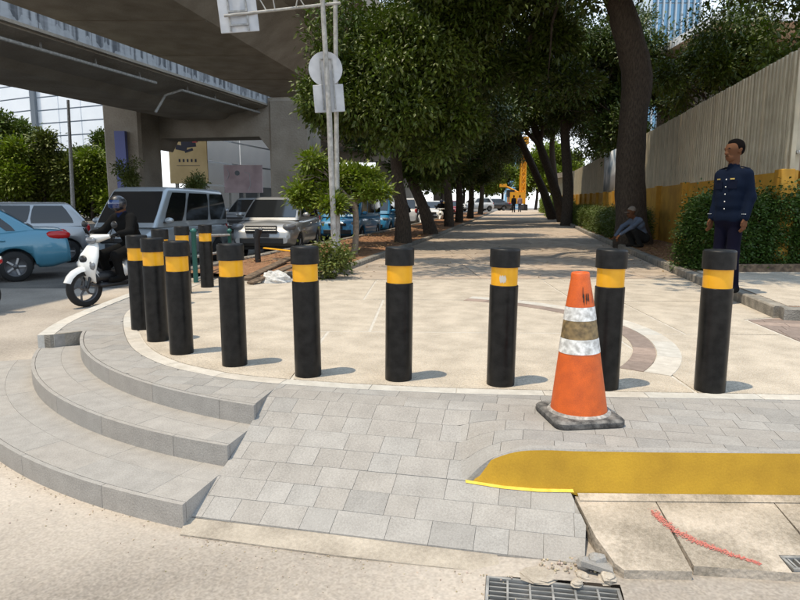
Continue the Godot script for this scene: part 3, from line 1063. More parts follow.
func build_street_objects():
	# --- bollards
	var src: Node3D = null
	var spots := [
		[-0.01, -4.075, "plain black bollard with yellow band between scuffed bollard and the curve", 0.01],
		[0.66, -3.95, "black bollard whose yellow band has a pale round scuff", 0.012],
		[1.315, -3.875, "black bollard with yellow band standing right behind the orange cone", 0.012],
		[1.965, -3.81, "black bollard with yellow band standing in front of the navy uniformed man", 0.0],
		[-0.635, -4.17, "black bollard with yellow band where the row starts to curve", -0.008],
		[-1.22, -4.46, "black bollard with yellow band on the curve above the steps", 0.0],
		[-1.74, -4.83, "black bollard with yellow band on the curve above the steps", 0.0],
		[-2.11, -5.30, "black bollard with yellow band on the curve above the steps", -0.004],
		[-2.47, -5.82, "black bollard with yellow band on the curve above the steps", 0.004],
		[-2.80, -7.26, "black bollard with yellow band near the road, behind the curved row", 0.0],
		[-2.88, -8.22, "black bollard with yellow band near the road, behind the curved row", 0.0],
		[-2.77, -8.85, "black bollard with yellow band next to the green railing", 0.0],
	]
	for s in spots:
		if src == null:
			src = thing("bollard", s[2], "bollard", Vector3.ZERO, 0.0, "bollards round the plaza")
			var m := mb(1)
			m.lathe([Vector2(0.091, 0.0), Vector2(0.091, 0.652)], 40)
			m.smooth(2)
			m.lathe([Vector2(0.091, 0.652), Vector2(0.086, 0.656), Vector2(0.078, 0.656)], 40, Vector3.ZERO, Basis.IDENTITY, false)
			part("post", m.done(), M.black, src)
			m = mb(1)
			m.lathe([Vector2(0.0845, 0.6565), Vector2(0.0845, 0.772)], 40, Vector3.ZERO, Basis.IDENTITY, false)
			part("band", m.done(), M.yellow, src)
			m = mb(1)
			m.lathe([Vector2(0.079, 0.7715), Vector2(0.0955, 0.7725)], 40, Vector3.ZERO, Basis.IDENTITY, false)
			m.smooth(2)
			m.lathe([Vector2(0.0955, 0.7725), Vector2(0.0955, 0.876)], 40, Vector3.ZERO, Basis.IDENTITY, false)
			m.smooth(3)
			m.lathe([Vector2(0.0955, 0.876), Vector2(0.094, 0.884), Vector2(0.088, 0.889), Vector2(0.0, 0.893)], 40, Vector3.ZERO, Basis.IDENTITY, false)
			part("cap", m.done(), M.blackcap, src)
			src.position = Vector3(s[0], rise(-s[1]) + 0.001, s[1])
			src.rotation.z = -s[3]
		else:
			var o := copy_of(src, Vector3(s[0], rise(-s[1]) + 0.001, s[1]), rng.randf() * TAU, s[2])
			o.rotation = Vector3(0, 0, -s[3])
			if s[2].contains("scuff"):
				var m := mb(1)
				var rings := []
				for i in 3:
					var r := []
					for j in 7:
						var a := PI / 2 + 0.28 + (j - 3) * 0.09 * (1.0 - 0.25 * absf(i - 1.0))
						r.append(Vector3(cos(a) * 0.0852, 0.7 + (i - 1) * 0.022 + 0.006 * sin(j * 2.3), sin(a) * 0.0852))
					rings.append(r)
				m.loft(rings, false, false)
				part("scuff", m.done(), M.scuff, o)

	# --- traffic cone
	var c := thing("traffic_cone", "faded orange traffic cone with dirty reflective bands on square rubber base", "traffic cone", Vector3(0.985, 0.002, -3.29), 0.12)
	var m := mb(1)
	var sq := func(h: float, r: float, y: float):
		var o := []
		for i in 4:
			var ca := PI / 4 + i * PI / 2
			var cc := Vector2(cos(ca), sin(ca)) * (h - r) * sqrt(2.0)
			for j in 5:
				var a := i * PI / 2 + j * PI / 8
				o.append(Vector3(cc.x + cos(a) * r, y, cc.y + sin(a) * r))
		return o
	m.loft([sq.call(0.184, 0.05, 0.0), sq.call(0.193, 0.055, 0.006), sq.call(0.193, 0.055, 0.03)], true, true)
	m.smooth(2)
	m.loft([sq.call(0.193, 0.055, 0.03), sq.call(0.184, 0.055, 0.039), sq.call(0.165, 0.06, 0.042)], true, true)
	part("rubber_base", m.done(), M.rubber, c)
	m = mb(1)
	m.lathe([Vector2(0.17, 0.0425), Vector2(0.164, 0.05), Vector2(0.152, 0.055)], 36, Vector3.ZERO, Basis.IDENTITY, false)
	part("dusty_collar", m.done(), M.conedust, c)
	var rad := func(y: float): return lerpf(0.152, 0.052, (y - 0.05) / 0.75)
	var lean := Basis.from_euler(Vector3(0, 0, 0.03))
	var prof := func(ys: Array, off: float):
		var p := []
		for y in ys: p.append(Vector2(rad.call(y) + off, y))
		return p
	m = mb(1)
	m.lathe(prof.call([0.05, 0.2, 0.378], 0.0), 40, Vector3.ZERO, lean, false)
	part("orange_body", m.done(), M.orange, c)
	m = mb(1)
	m.lathe(prof.call([0.377, 0.455], 0.002), 40, Vector3.ZERO, lean, false)
	part("reflective_band", m.done(), M.conewhite, c)
	m = mb(1)
	m.lathe(prof.call([0.455, 0.553], 0.001), 40, Vector3.ZERO, lean, false)
	part("brown_band", m.done(), M.conebrown, c)
	m = mb(1)
	m.lathe(prof.call([0.553, 0.625], 0.002), 40, Vector3.ZERO, lean, false)
	part("reflective_band", m.done(), M.conewhite, c)
	m = mb(1)
	m.lathe([Vector2(rad.call(0.625), 0.625), Vector2(rad.call(0.76) - 0.006, 0.765)], 40, Vector3.ZERO, lean, false)
	m.smooth(2)
	m.lathe([Vector2(rad.call(0.76) - 0.006, 0.765), Vector2(0.05, 0.772), Vector2(0.048, 0.8), Vector2(0.043, 0.806), Vector2(0.036, 0.8), Vector2(0.034, 0.7)], 40, Vector3.ZERO, lean, false)
	part("cone_tip", m.done(), M.orange, c)
	for i in 7:
		m = mb()
		var a := PI / 2 + rng.randf_range(-0.9, 0.9)
		var y0 := rng.randf_range(0.63, 0.69)
		var y1 := y0 + rng.randf_range(0.03, 0.08)
		var w := rng.randf_range(0.03, 0.09)
		var f := func(aa: float, yy: float): return lean * Vector3(cos(aa) * (rad.call(yy) + 0.0022), yy, sin(aa) * (rad.call(yy) + 0.0022))
		m.quad(f.call(a, y0), f.call(a + w, y0 + 0.01), f.call(a + w * 0.5, y1), f.call(a - w * 0.3, y1 - 0.01))
		part("scrape", m.done(), M.scrape, c)

	# --- sign gantry
	var g := thing("sign_gantry", "grey steel double pole with truss arm carrying blank sign backs", "sign gantry", on_path(-1.375, 13.1, 0.05))
	var base := g.position
	var rel := func(px: float, py: float, d: float): return A(px, py, d) - base
	m = mb(1)
	m.tube([rel.call(335, 266, 13.1), rel.call(329.5, 120, 13.1), rel.call(322, -6, 13.1)], [0.062, 0.056, 0.048], 12)
	part("pole", m.done(), M.galv, g)
	m = mb(1)
	m.tube([rel.call(338, 264, 13.6), rel.call(336.5, 130, 13.6), rel.call(334.5, -90, 13.6)], [0.058, 0.05, 0.045], 12)
	part("pole", m.done(), M.galv, g)
	m = mb(1)
	m.tube([rel.call(340, 3, 13.3), rel.call(322, 5, 13.1), rel.call(224, 16, 12.6)], [0.03, 0.032, 0.026], 8)
	m.tube([rel.call(334, -45, 13.4), rel.call(224, -40, 12.6)], [0.03, 0.026], 8)
	for k in [[305, 7, 275, -41], [275, 10, 266, -41], [266, 10, 236, -41], [296, 7, 305, -43]]:
		m.tube([rel.call(k[0], k[1], 12.85), rel.call(k[2], k[3], 12.85)], [0.014, 0.014], 6)
	part("truss_arm", m.done(), M.galv, g)
	var sb := part("sign_panel", panel_mesh(Vector3(0.74, 1.05, 0.03)), M.signback, g)
	sb.position = rel.call(237, 4, 12.75)
	sb.rotation = Vector3(0.0, 0.1, 0.09)
	m = mb()
	for k in [-0.17, 0.17]: m.box(Vector3(k, -0.05, 0.04), Vector3(0.03, 0.9, 0.03))
	for k in [-0.4, -0.15, 0.2]: m.box(Vector3(0, k, 0.065), Vector3(0.36, 0.03, 0.02))
	part("bracket", m.done(), M.steel, sb)
	m = mb(1)
	m.lathe([Vector2(0.345, -0.012), Vector2(0.345, 0.012)], 32, Vector3.ZERO, Basis.from_euler(Vector3(PI / 2, 0, 0)), true)
	var rp := part("round_panel", m.done(), M.signback, g)
	rp.position = rel.call(325.5, 69, 13.25)
	rp.rotation = Vector3(0, 0.15, 0.06)
	var sp := part("square_panel", panel_mesh(Vector3(0.62, 0.55, 0.024)), M.signback, g)
	sp.position = rel.call(329, 98.5, 13.25)
	sp.rotation = Vector3(0, 0.15, 0.07)
	m = mb()
	for k in [-0.12, 0.12]: m.box(Vector3(k, 0.28, 0.035), Vector3(0.025, 1.0, 0.025))
	m.box(Vector3(0, 0.77, 0.035), Vector3(0.265, 0.025, 0.024))
	part("bracket", m.done(), M.steel, sp)

	# --- street name post just outside the picture, whose shadow falls on the paving
	var sg := thing("street_sign", "tall grey post with a flat sign arm beside the painted kerb", "street sign", Vector3(3.05, 0.0, -3.05))
	m = mb(1)
	m.tube([Vector3.ZERO, Vector3(0, 3.1, 0)], [0.035, 0.03], 10)
	part("post", m.done(), M.galv, sg)
	var pan := part("sign_panel", panel_mesh(Vector3(1.3, 0.03, 0.2)), M.signback, sg)
	pan.position = Vector3(-0.68, 2.95, -0.02)

	# --- green railing by the road
	var rl := thing("railing", "low green railing with pale rails between the bollards and the road", "railing", U(196, 283, 0.0))
	var r0 := rl.position
	var p2 := A(229, 222, 12.2) - r0
	for e in [Vector3.ZERO, Vector3(p2.x, -0.1, p2.z)]:
		m = mb(1)
		m.lathe([Vector2(0.036, -0.02), Vector2(0.036, 0.77), Vector2(0.05, 0.775), Vector2(0.05, 0.8), Vector2(0.02, 0.83), Vector2(0.001, 0.835)], 14, e, Basis.IDENTITY, false)
		part("post", m.done(), M.teal, rl)
	for h in [0.71, 0.4, 0.06]:
		m = mb(1)
		m.tube([Vector3(0, h, 0), Vector3(p2.x, h - 0.1, p2.z)], [0.022, 0.022], 8)
		part("rail", m.done(), M.galv, rl)
	# --- excavation by the verge
	var bp := thing("short_post", "short black steel post leaning by the open trench", "post", on_path(-2.75, 12.0, -0.02))
	m = mb(1)
	m.tube([Vector3(0, -0.1, 0), Vector3(-0.01, 0.55, 0), Vector3(0.03, 0.72, 0)], [0.06, 0.055, 0.075], 12)
	part("shaft", m.done(), M.bikeblack, bp)
	var plank_sets := [[[246, 279], [290, 258], 0.1, "dark muddy plank laid from the trench edge up to the verge", M.wood], [[250, 283], [292, 266], 0.08, "shorter dark plank lying along the trench in front of the longer one", M.wood], [[264, 248], [300, 252], 0.05, "yellow painted bar lying across the top of the trench", M.yellow]]
	var lift := 0.05
	for s in plank_sets:
		var a := U(s[0][0], s[0][1], 0.04)
		var b := U(s[1][0], s[1][1], 0.2 if s[4] == M.wood else 0.25)
		if s[4] != M.wood:
			a = A(264, 248, 11.6)
			b = A(300, 252, 11.2)
		var o := thing("plank", s[3], "plank", a)
		m = mb()
		var dir := (b - a)
		var bs := Basis.looking_at(dir, Vector3.UP)
		m.box(dir * 0.5, Vector3(s[2] * 1.6, s[2] * 0.45, dir.length()), bs, 0.008)
		part("board", m.done(), s[4], o)
	var sk := thing("cement_sack", "crumpled white cement sack lying at the trench end", "sack", U(276, 283, 0.0))
	part("sack", rock(0.24, 0.2, 77, false), M.sack, sk)
	# earth bank of the trench
	m = mb(1)
	var rings := []
	for i in 9:
		var t := i / 8.0
		var p := Vector3(-2.35, 0.0, -9.75).lerp(Vector3(-2.6, 0.06, -13.6), t)
		var r := []
		for j in 7:
			var u := j / 6.0
			r.append(p + Vector3((u - 0.5) * 1.3, sin(u * PI) * (0.07 + 0.04 * sin(i * 1.9 + j)), 0.1 * sin(j * 1.3 + i)) + Vector3(0, -0.03, 0))
		rings.append(r)
	m.loft(rings, false, false)
	struct("earth_bank", m.done(), M.wood)


func panel_mesh(s: Vector3) -> ArrayMesh:
	var m := mb()
	m.box(Vector3.ZERO, s, Basis.IDENTITY, minf(0.008, minf(s.y, s.z) * 0.3))
	return m.done()


func prof_at(p: Array, x: float) -> float:
	for i in p.size() - 1:
		if x <= p[i + 1][0]:
			var t := clampf((x - p[i][0]) / (p[i + 1][0] - p[i][0]), 0, 1)
			return lerpf(p[i][1], p[i + 1][1], t)
	return p[-1][1]


# forward is +x. d: L, W, top profile, greenhouse, wheels
func car(called: String, label: String, category: String, at: Vector3, turn: float, group: String, d: Dictionary) -> Node3D:
	var o := thing(called, label, category, at, turn, group)
	var L: float = d.L
	var W: float = d.W
	var wr: float = d.wr
	var ax: Array = d.axles
	var sill: float = d.get("sill", 0.26)
	var top: Array = d.top
	var ra := wr + 0.06
	# body
	var xs := []
	var n := 54
	for i in n + 1: xs.append(-L / 2 + L * i / n)
	for e in [0.015, 0.04, 0.07]:
		xs.append(-L / 2 + e); xs.append(L / 2 - e)
	for a in ax:
		for e in 9: xs.append(a + ra * cos(PI * e / 8.0) * 0.999)
	xs.sort()
	var hwf := func(x: float):
		var t: float = absf(x) / (L / 2)
		var ft: float = 0.17 if x > 0 else 0.1
		return W / 2 * (1.0 - ft * pow(t, 6.0)) - (0.05 if t > 0.985 else 0.0)
	var m := mb(1)
	var rings := []
	for x in xs:
		var hw: float = hwf.call(x)
		var tp := prof_at(top, x)
		var yb := sill
		var edge: float = minf(x + L / 2, L / 2 - x)
		yb += 0.1 * clampf(1.0 - edge / 0.35, 0, 1)
		var arch := 0.0
		for a in ax:
			var dx: float = absf(x - a)
			if dx < ra: arch = maxf(arch, wr + sqrt(ra * ra - dx * dx))
		var r := []
		var hh := tp - yb
		var pts := [[0.0, yb], [0.86, yb], [0.965, yb + 0.1 * hh], [1.0, yb + 0.38 * hh], [0.995, yb + 0.6 * hh], [0.965, yb + 0.84 * hh], [0.9, yb + 0.965 * hh], [0.8, tp], [0.0, tp + 0.035]]
		var half := []
		for q in pts:
			var yy: float = q[1]
			if q[0] > 0.82 and arch > 0.0: yy = maxf(yy, minf(arch, tp - 0.02))
			half.append(Vector3(x, yy, hw * q[0]))
		for p in half: r.append(p)
		for i in range(half.size() - 2, 0, -1): r.append(Vector3(half[i].x, half[i].y, -half[i].z))
		rings.append(r)
	m.loft(rings, true, true)
	part("body", m.done(), d.paint, o)
	# dark wheel housings
	m = mb()
	for a in ax:
		m.box(Vector3(a, wr + 0.12, 0), Vector3(ra * 1.7, wr * 1.3, W * 0.72))
	part("underbody", m.done(), M.blacktrim, o)
	# greenhouse
	var gh: Dictionary = d.cabin
	var H: float = d.H
	var yb0: float = gh.belt
	var ringf := func(f: float, grow: float):
		var y := lerpf(yb0 - 0.05, H, f)
		var fx: float = lerpf(gh.bf, gh.rf, f) + grow
		var rx: float = lerpf(gh.br, gh.rr, f) - grow
		var hz: float = lerpf(gh.wb, gh.wr, f) + grow
		var bul := 0.03
		var cr := 0.1
		var r := []
		for e in [[fx, hz, 0], [rx, hz, 1], [rx, -hz, 2], [fx, -hz, 3]]:
			var sx := 1.0 if e[2] == 0 or e[2] == 3 else -1.0
			var sz := 1.0 if e[1] > 0 else -1.0
			var c := Vector2(e[0] - sx * cr, e[1] - sz * cr)
			for k in 4:
				var a0 := [0.0, 90.0, 180.0, 270.0][int(e[2])] as float
				var a := deg_to_rad(a0 + k * 30.0)
				r.append(Vector3(c.x + cos(a) * cr, y, c.y + sin(a) * cr))
		return r
	m = mb(1)
	m.loft([ringf.call(0.0, 0.0), ringf.call(0.3, 0.008), ringf.call(0.6, 0.01), ringf.call(0.86, 0.004), ringf.call(0.94, -0.02), ringf.call(0.985, -0.075), ringf.call(1.0, -0.17)], true, true)
	part("cabin", m.done(), d.get("roofpaint", d.paint), o)
	var pt := func(f: float, side: float, s: float):
		# s in 0..1 from rear to front along the side
		var y := lerpf(yb0 - 0.05, H, f)
		var fx: float = lerpf(gh.bf, gh.rf, f)
		var rx: float = lerpf(gh.br, gh.rr, f)
		var hz: float = lerpf(gh.wb, gh.wr, f) + 0.013
		return Vector3(lerpf(rx, fx, s), y, hz * side)
	for side in [1.0, -1.0]:
		for w in d.windows:
			m = mb(1)
			var rr := []
			for i in 5:
				var f: float = lerpf(w.get("f0", 0.14), w.get("f1", 0.86), i / 4.0)
				var e := 0.0 if i > 0 and i < 4 else 0.012
				var bulge := 0.004 * sin(PI * i / 4.0)
				rr.append([pt.call(f, side, w.a + e) + Vector3(0, 0, bulge * side), pt.call(f, side, w.b - e) + Vector3(0, 0, bulge * side)])
			m.loft(rr, false, false)
			part("side_window", m.done(), M.glass, o)
	for fr in [1.0, -1.0]:
		m = mb(1)
		var rr := []
		for i in 5:
			var f := lerpf(0.12, 0.88, i / 4.0)
			var y := lerpf(yb0 - 0.05, H, f)
			var xx: float = lerpf(gh.bf, gh.rf, f) + 0.013 if fr > 0 else lerpf(gh.br, gh.rr, f) - 0.013
			var hz: float = lerpf(gh.wb, gh.wr, f) - 0.06 - (0.02 if i == 0 or i == 4 else 0.0)
			var row := []
			for j in 5:
				var zz := lerpf(-hz, hz, j / 4.0)
				row.append(Vector3(xx, y, zz))
			rr.append(row)
		m.loft(rr, false, false)
		part("windshield" if fr > 0 else "rear_window", m.done(), M.windshield, o)
	# wheels
	for a in ax:
		for side in [1.0, -1.0]:
			wheel(o, Vector3(a, wr, side * (W / 2 - 0.115)), wr, 0.2, side, d.get("rimmat", M.rim))
	# lights, grille, bumpers
	var ny: float = d.lampy
	for side in [1.0, -1.0]:
		var hl := part("headlight", lamp_mesh(d.get("lamp", Vector3(0.34, 0.15, 0.3))), M.lamp, o)
		hl.position = Vector3(L / 2 - d.get("lampin", 0.2), ny, side * (hwf.call(L / 2 - d.get("lampin", 0.2)) - 0.13))
		hl.rotation.y = side * 0.5
		var tl := part("taillight", lamp_mesh(d.get("tail", Vector3(0.2, 0.3, 0.16))), M.redlamp, o)
		tl.position = Vector3(-L / 2 + d.get("tailin", 0.1), d.get("taily", ny + 0.1), side * (hwf.call(L / 2 - d.get("tailin", 0.1)) - 0.035))
		tl.rotation.y = -side * 0.14
		var mr := mb(1)
		mr.ball(Vector3.ZERO, Vector3(0.075, 0.07, 0.11), 10, 6)
		var mi := part("mirror", mr.done(), d.paint, o)
		mi.position = Vector3(gh.bf - 0.42 * (gh.bf - gh.rf) - 0.05, yb0 + 0.1, side * (W / 2 + 0.06))
		mr = mb()
		mr.box(Vector3.ZERO, Vector3(0.06, 0.03, 0.1))
		part("bracket", mr.done(), M.blacktrim, mi).position = Vector3(0, -0.04, -side * 0.1)
		for hx in d.get("handles", [-0.1, -0.95]):
			var hm := mb()
			hm.box(Vector3.ZERO, Vector3(0.17, 0.03, 0.03), Basis.IDENTITY, 0.008)
			var he := part("door_handle", hm.done(), d.get("handlemat", d.paint), o)
			he.position = Vector3(hx, yb0 - 0.16, side * (W / 2 + 0.002))
	var gm := mb()
	var gs: Vector3 = d.get("grille", Vector3(0.06, 0.14, 0.8))
	gm.box(Vector3.ZERO, gs, Basis.IDENTITY, 0.02)
	var gp := part("grille", gm.done(), M.blacktrim, o)
	gp.position = Vector3(L / 2 - 0.01, d.get("grilley", ny - 0.04), 0)
	if d.get("bars", 0) > 0:
		for i in d.bars:
			var bm := mb()
			bm.box(Vector3.ZERO, Vector3(0.03, 0.014, gs.z * 0.96), Basis.IDENTITY, 0.005)
			part("grille_bar", bm.done(), M.silver, gp).position = Vector3(0.03, (i - (d.bars - 1) * 0.5) * 0.06, 0)
	if d.has("emblem"):
		var em := mb()
		for k in [-0.03, 0.03]: em.box(Vector3(0, 0, k), Vector3(0.012, 0.08, 0.016))
		em.box(Vector3.ZERO, Vector3(0.012, 0.015, 0.05))
		part("emblem", em.done(), M.chrome, gp).position = Vector3(0.055, 0.0, 0)
	gm = mb()
	gm.box(Vector3.ZERO, Vector3(0.06, 0.17, W * 0.66), Basis.IDENTITY, 0.02)
	part("lower_intake", gm.done(), M.blacktrim, o).position = Vector3(L / 2 - 0.02, sill + 0.17, 0)
	for fr in [1.0, -1.0]:
		gm = mb()
		gm.box(Vector3.ZERO, Vector3(0.015, 0.11, 0.42))
		part("number_plate", gm.done(), M.plate, o).position = Vector3(fr * (L / 2 + 0.022), sill + 0.32 if fr > 0 else sill + 0.42, 0)
	return o


func lamp_mesh(s: Vector3) -> ArrayMesh:
	var key := str(s)
	if mesh_cache.has(key): return mesh_cache[key]
	var m := mb(1)
	var prof := []
	for i in 7:
		var a := -PI / 2 + PI * i / 6
		prof.append(Vector2(maxf(pow(cos(a), 0.55), 0.02), sin(a)))
	m.lathe(prof, 12, Vector3.ZERO, Basis.from_scale(s * 0.5), false)
	mesh_cache[key] = m.done()
	return mesh_cache[key]


func wheel(o: Node3D, at: Vector3, r: float, w: float, side: float, rimmat: Material):
	var key := "wheel%.3f" % r
	if not mesh_cache.has(key):
		var ax := Basis.from_euler(Vector3(PI / 2, 0, 0))
		var m := mb(1)
		m.lathe([Vector2(r * 0.64, -w / 2), Vector2(r * 0.94, -w / 2), Vector2(r, -w / 2 + 0.03), Vector2(r, w / 2 - 0.03), Vector2(r * 0.94, w / 2), Vector2(r * 0.64, w / 2)], 28, Vector3.ZERO, ax, false)
		mesh_cache[key] = m.done()
		m = mb(1)
		m.lathe([Vector2(r * 0.65, w / 2 - 0.005), Vector2(r * 0.6, w / 2 - 0.012), Vector2(r * 0.57, w / 2 - 0.05), Vector2(r * 0.2, w / 2 - 0.055), Vector2(0.004, w / 2 - 0.056)], 28, Vector3.ZERO, ax, false)
		m.lathe([Vector2(r * 0.17, w / 2 - 0.06), Vector2(r * 0.15, w / 2 - 0.012), Vector2(0.002, w / 2 - 0.008)], 14, Vector3.ZERO, ax, false)
		mesh_cache[key + "r"] = m.done()
		m = mb()
		for k in 5:
			var a := TAU * k / 5
			var dirv := Vector3(cos(a), sin(a), 0)
			m.box(dirv * r * 0.37 + Vector3(0, 0, w / 2 - 0.035), Vector3(r * 0.46, r * 0.15, 0.03), Basis(dirv, Vector3(-sin(a), cos(a), 0), Vector3(0, 0, 1)), 0.008)
		mesh_cache[key + "s"] = m.done()
	var wn := Node3D.new()
	wn.name = "wheel"
	o.add_child(wn, true)
	wn.position = at
	if side < 0: wn.rotation.y = PI
	part("tyre", mesh_cache[key], M.tyre, wn)
	part("rim", mesh_cache[key + "r"], M.rimdark, wn)
	part("spokes", mesh_cache[key + "s"], rimmat, wn)


func build_vehicles():
	var road_dir := turn_to(-0.19, 1.0)     # driving towards the camera along the road
	var sedan := {L = 4.35, W = 1.7, H = 1.48, wr = 0.3, axles = [1.35, -1.2], top = [[-2.18, 0.62], [-2.13, 0.9], [-2.0, 1.0], [-1.5, 1.03], [-1.0, 0.98], [0.9, 0.94], [1.2, 0.9], [1.9, 0.75], [2.1, 0.62], [2.18, 0.5]], cabin = {belt = 0.97, bf = 1.25, rf = 0.3, br = -1.72, rr = -0.9, wb = 0.76, wr = 0.6}, windows = [{a = 0.12, b = 0.2}, {a = 0.215, b = 0.54}, {a = 0.565, b = 0.93}], lampy = 0.68, taily = 0.9, tail = Vector3(0.46, 0.17, 0.14), tailin = 0.2, handles = [-0.05, -0.98], paint = M.taxi, handlemat = M.taxi, rimmat = M.silver}
	var t0 := Vector3(-9.0, 0, -12.25)
	car("taxi", "light blue sedan taxi with red tail lamp driving out past the scooter", "taxi", Vector3(t0.x, road_h(t0.x, t0.z), t0.z), turn_to(-0.86, 0.5), "", sedan)
	var hatch := {L = 3.75, W = 1.66, H = 1.55, wr = 0.29, axles = [1.2, -1.25], top = [[-1.88, 0.6], [-1.83, 0.9], [-1.72, 1.0], [-1.0, 1.0], [0.8, 0.95], [1.1, 0.92], [1.65, 0.78], [1.82, 0.62], [1.88, 0.5]], cabin = {belt = 0.99, bf = 1.2, rf = 0.35, br = -1.82, rr = -1.35, wb = 0.76, wr = 0.62}, windows = [{a = 0.1, b = 0.46}, {a = 0.48, b = 0.86}], lampy = 0.72, taily = 0.86, tail = Vector3(0.16, 0.26, 0.12), tailin = 0.13, handles = [0.0, -0.9], paint = M.silver}
	var h0 := Vector3(-10.1, road_h(-10.1, -16.2), -16.2)
	car("hatchback", "silver hatchback with dark windows beyond the blue taxi", "car", h0, turn_to(-0.87, 0.47), "", hatch)
	var van := {L = 4.2, W = 1.67, H = 1.9, wr = 0.3, axles = [1.4, -1.25], top = [[-2.1, 0.6], [-2.07, 0.98], [-1.9, 1.02], [1.3, 1.02], [1.55, 1.0], [1.95, 0.82], [2.05, 0.7], [2.1, 0.5]], cabin = {belt = 1.03, bf = 1.72, rf = 0.95, br = -2.05, rr = -1.92, wb = 0.77, wr = 0.68}, windows = [{a = 0.02, b = 0.3}, {a = 0.325, b = 0.66}, {a = 0.69, b = 0.93}], lampy = 0.74, taily = 0.88, tail = Vector3(0.12, 0.34, 0.12), tailin = 0.09, handles = [0.3, -0.1], paint = M.greyblue, grille = Vector3(0.05, 0.1, 0.7), handlemat = M.blacktrim}
	var v0 := on_road(166, 15.6)
	car("minivan", "grey blue boxy minivan with black windows behind the scooter rider", "van", v0, turn_to(-0.16, 1.0), "", van)
	var suv := {L = 4.5, W = 1.82, H = 1.7, wr = 0.34, axles = [1.4, -1.25], sill = 0.34, top = [[-2.25, 0.7], [-2.2, 1.0], [-2.05, 1.1], [-1.0, 1.1], [0.85, 1.06], [1.2, 1.04], [1.9, 0.95], [2.1, 0.84], [2.2, 0.74], [2.25, 0.6]], cabin = {belt = 1.09, bf = 1.35, rf = 0.45, br = -2.1, rr = -1.65, wb = 0.82, wr = 0.66}, windows = [{a = 0.06, b = 0.22}, {a = 0.24, b = 0.54}, {a = 0.56, b = 0.9}], lampy = 0.88, lamp = Vector3(0.42, 0.17, 0.34), lampin = 0.27, taily = 0.95, tail = Vector3(0.14, 0.34, 0.14), paint = M.silverwarm, grille = Vector3(0.08, 0.2, 0.86), grilley = 0.82, bars = 2, emblem = true, handlemat = M.chrome}
	var s0 := Vector3(-3.6, road_h(-3.6, -18.9), -18.9)
	var sv := car("suv", "silver suv with chrome grille emblem facing the bollards", "suv", s0, turn_to(-0.05, 1.0), "", suv)
	var lm := mb(1)
	lm.lathe([Vector2(0.09, 0.0), Vector2(0.08, 0.02)], 14, Vector3.ZERO, Basis.from_euler(Vector3(0, 0, -PI / 2)), true)
	for side in [1.0, -1.0]:
		part("fog_lamp", lm.done(), M.lamp, sv).position = Vector3(2.17, 0.52, side * 0.66)
	var mpv: Dictionary = suv.duplicate(true)
	mpv.paint = M.silver
	mpv.erase("emblem")
	mpv.H = 1.72
	mpv.bars = 1
	car("people_carrier", "light silver blue car half hidden behind the silver suv", "car", on_road(258, 27.5), turn_to(-0.19, 1.0), "", mpv)
	var bus: Dictionary = van.duplicate(true)
	bus.paint = M.bluebus
	bus.H = 2.0
	car("minibus", "bright blue minibus behind the small roadside tree", "minibus", on_road(352, 25.5), turn_to(-0.19, 1.0), "", bus)
	bus = bus.duplicate(true)
	bus.H = 2.25
	bus.L = 4.2
	car("minibus", "second blue minibus with tall roof behind the first one", "minibus", on_road(381, 30.5), turn_to(-0.19, 1.0), "", bus)
	# cars seen from behind further up the road
	var mpv2: Dictionary = suv.duplicate(true)
	mpv2.paint = M.whitepaint
	mpv2.erase("emblem")
	car("car", "white suv with red tail lamps between the dark tree trunks", "car", on_road(409, 37.0), turn_to(0.19, -1.0), "cars queued up the road", mpv2)
	var hb2: Dictionary = hatch.duplicate(true)
	hb2.paint = M.whitepaint
	car("car", "white hatchback waiting beyond the leaning trunk", "car", on_road(434, 46.0), turn_to(-0.19, 1.0), "cars queued up the road", hb2)
	var hb3: Dictionary = hatch.duplicate(true)
	hb3.paint = M.carred
	car("car", "dark red hatchback far up the road", "car", on_road(452, 58.0), turn_to(-0.19, 1.0), "cars queued up the road", hb3)
	var hb4: Dictionary = hatch.duplicate(true)
	hb4.paint = M.whitepaint
	car("car", "white van like car at the far end of the footpath", "car", on_path(7.9 + 0.9, 72.0), turn_to(-1.0, 0.4), "cars queued up the road", hb4)
	var sd2: Dictionary = sedan.duplicate(true)
	sd2.paint = M.cardark
	car("car", "dark sedan crossing beyond the end of the footpath", "car", on_path(11.5, 78.0), turn_to(-1.0, 0.2), "cars queued up the road", sd2)


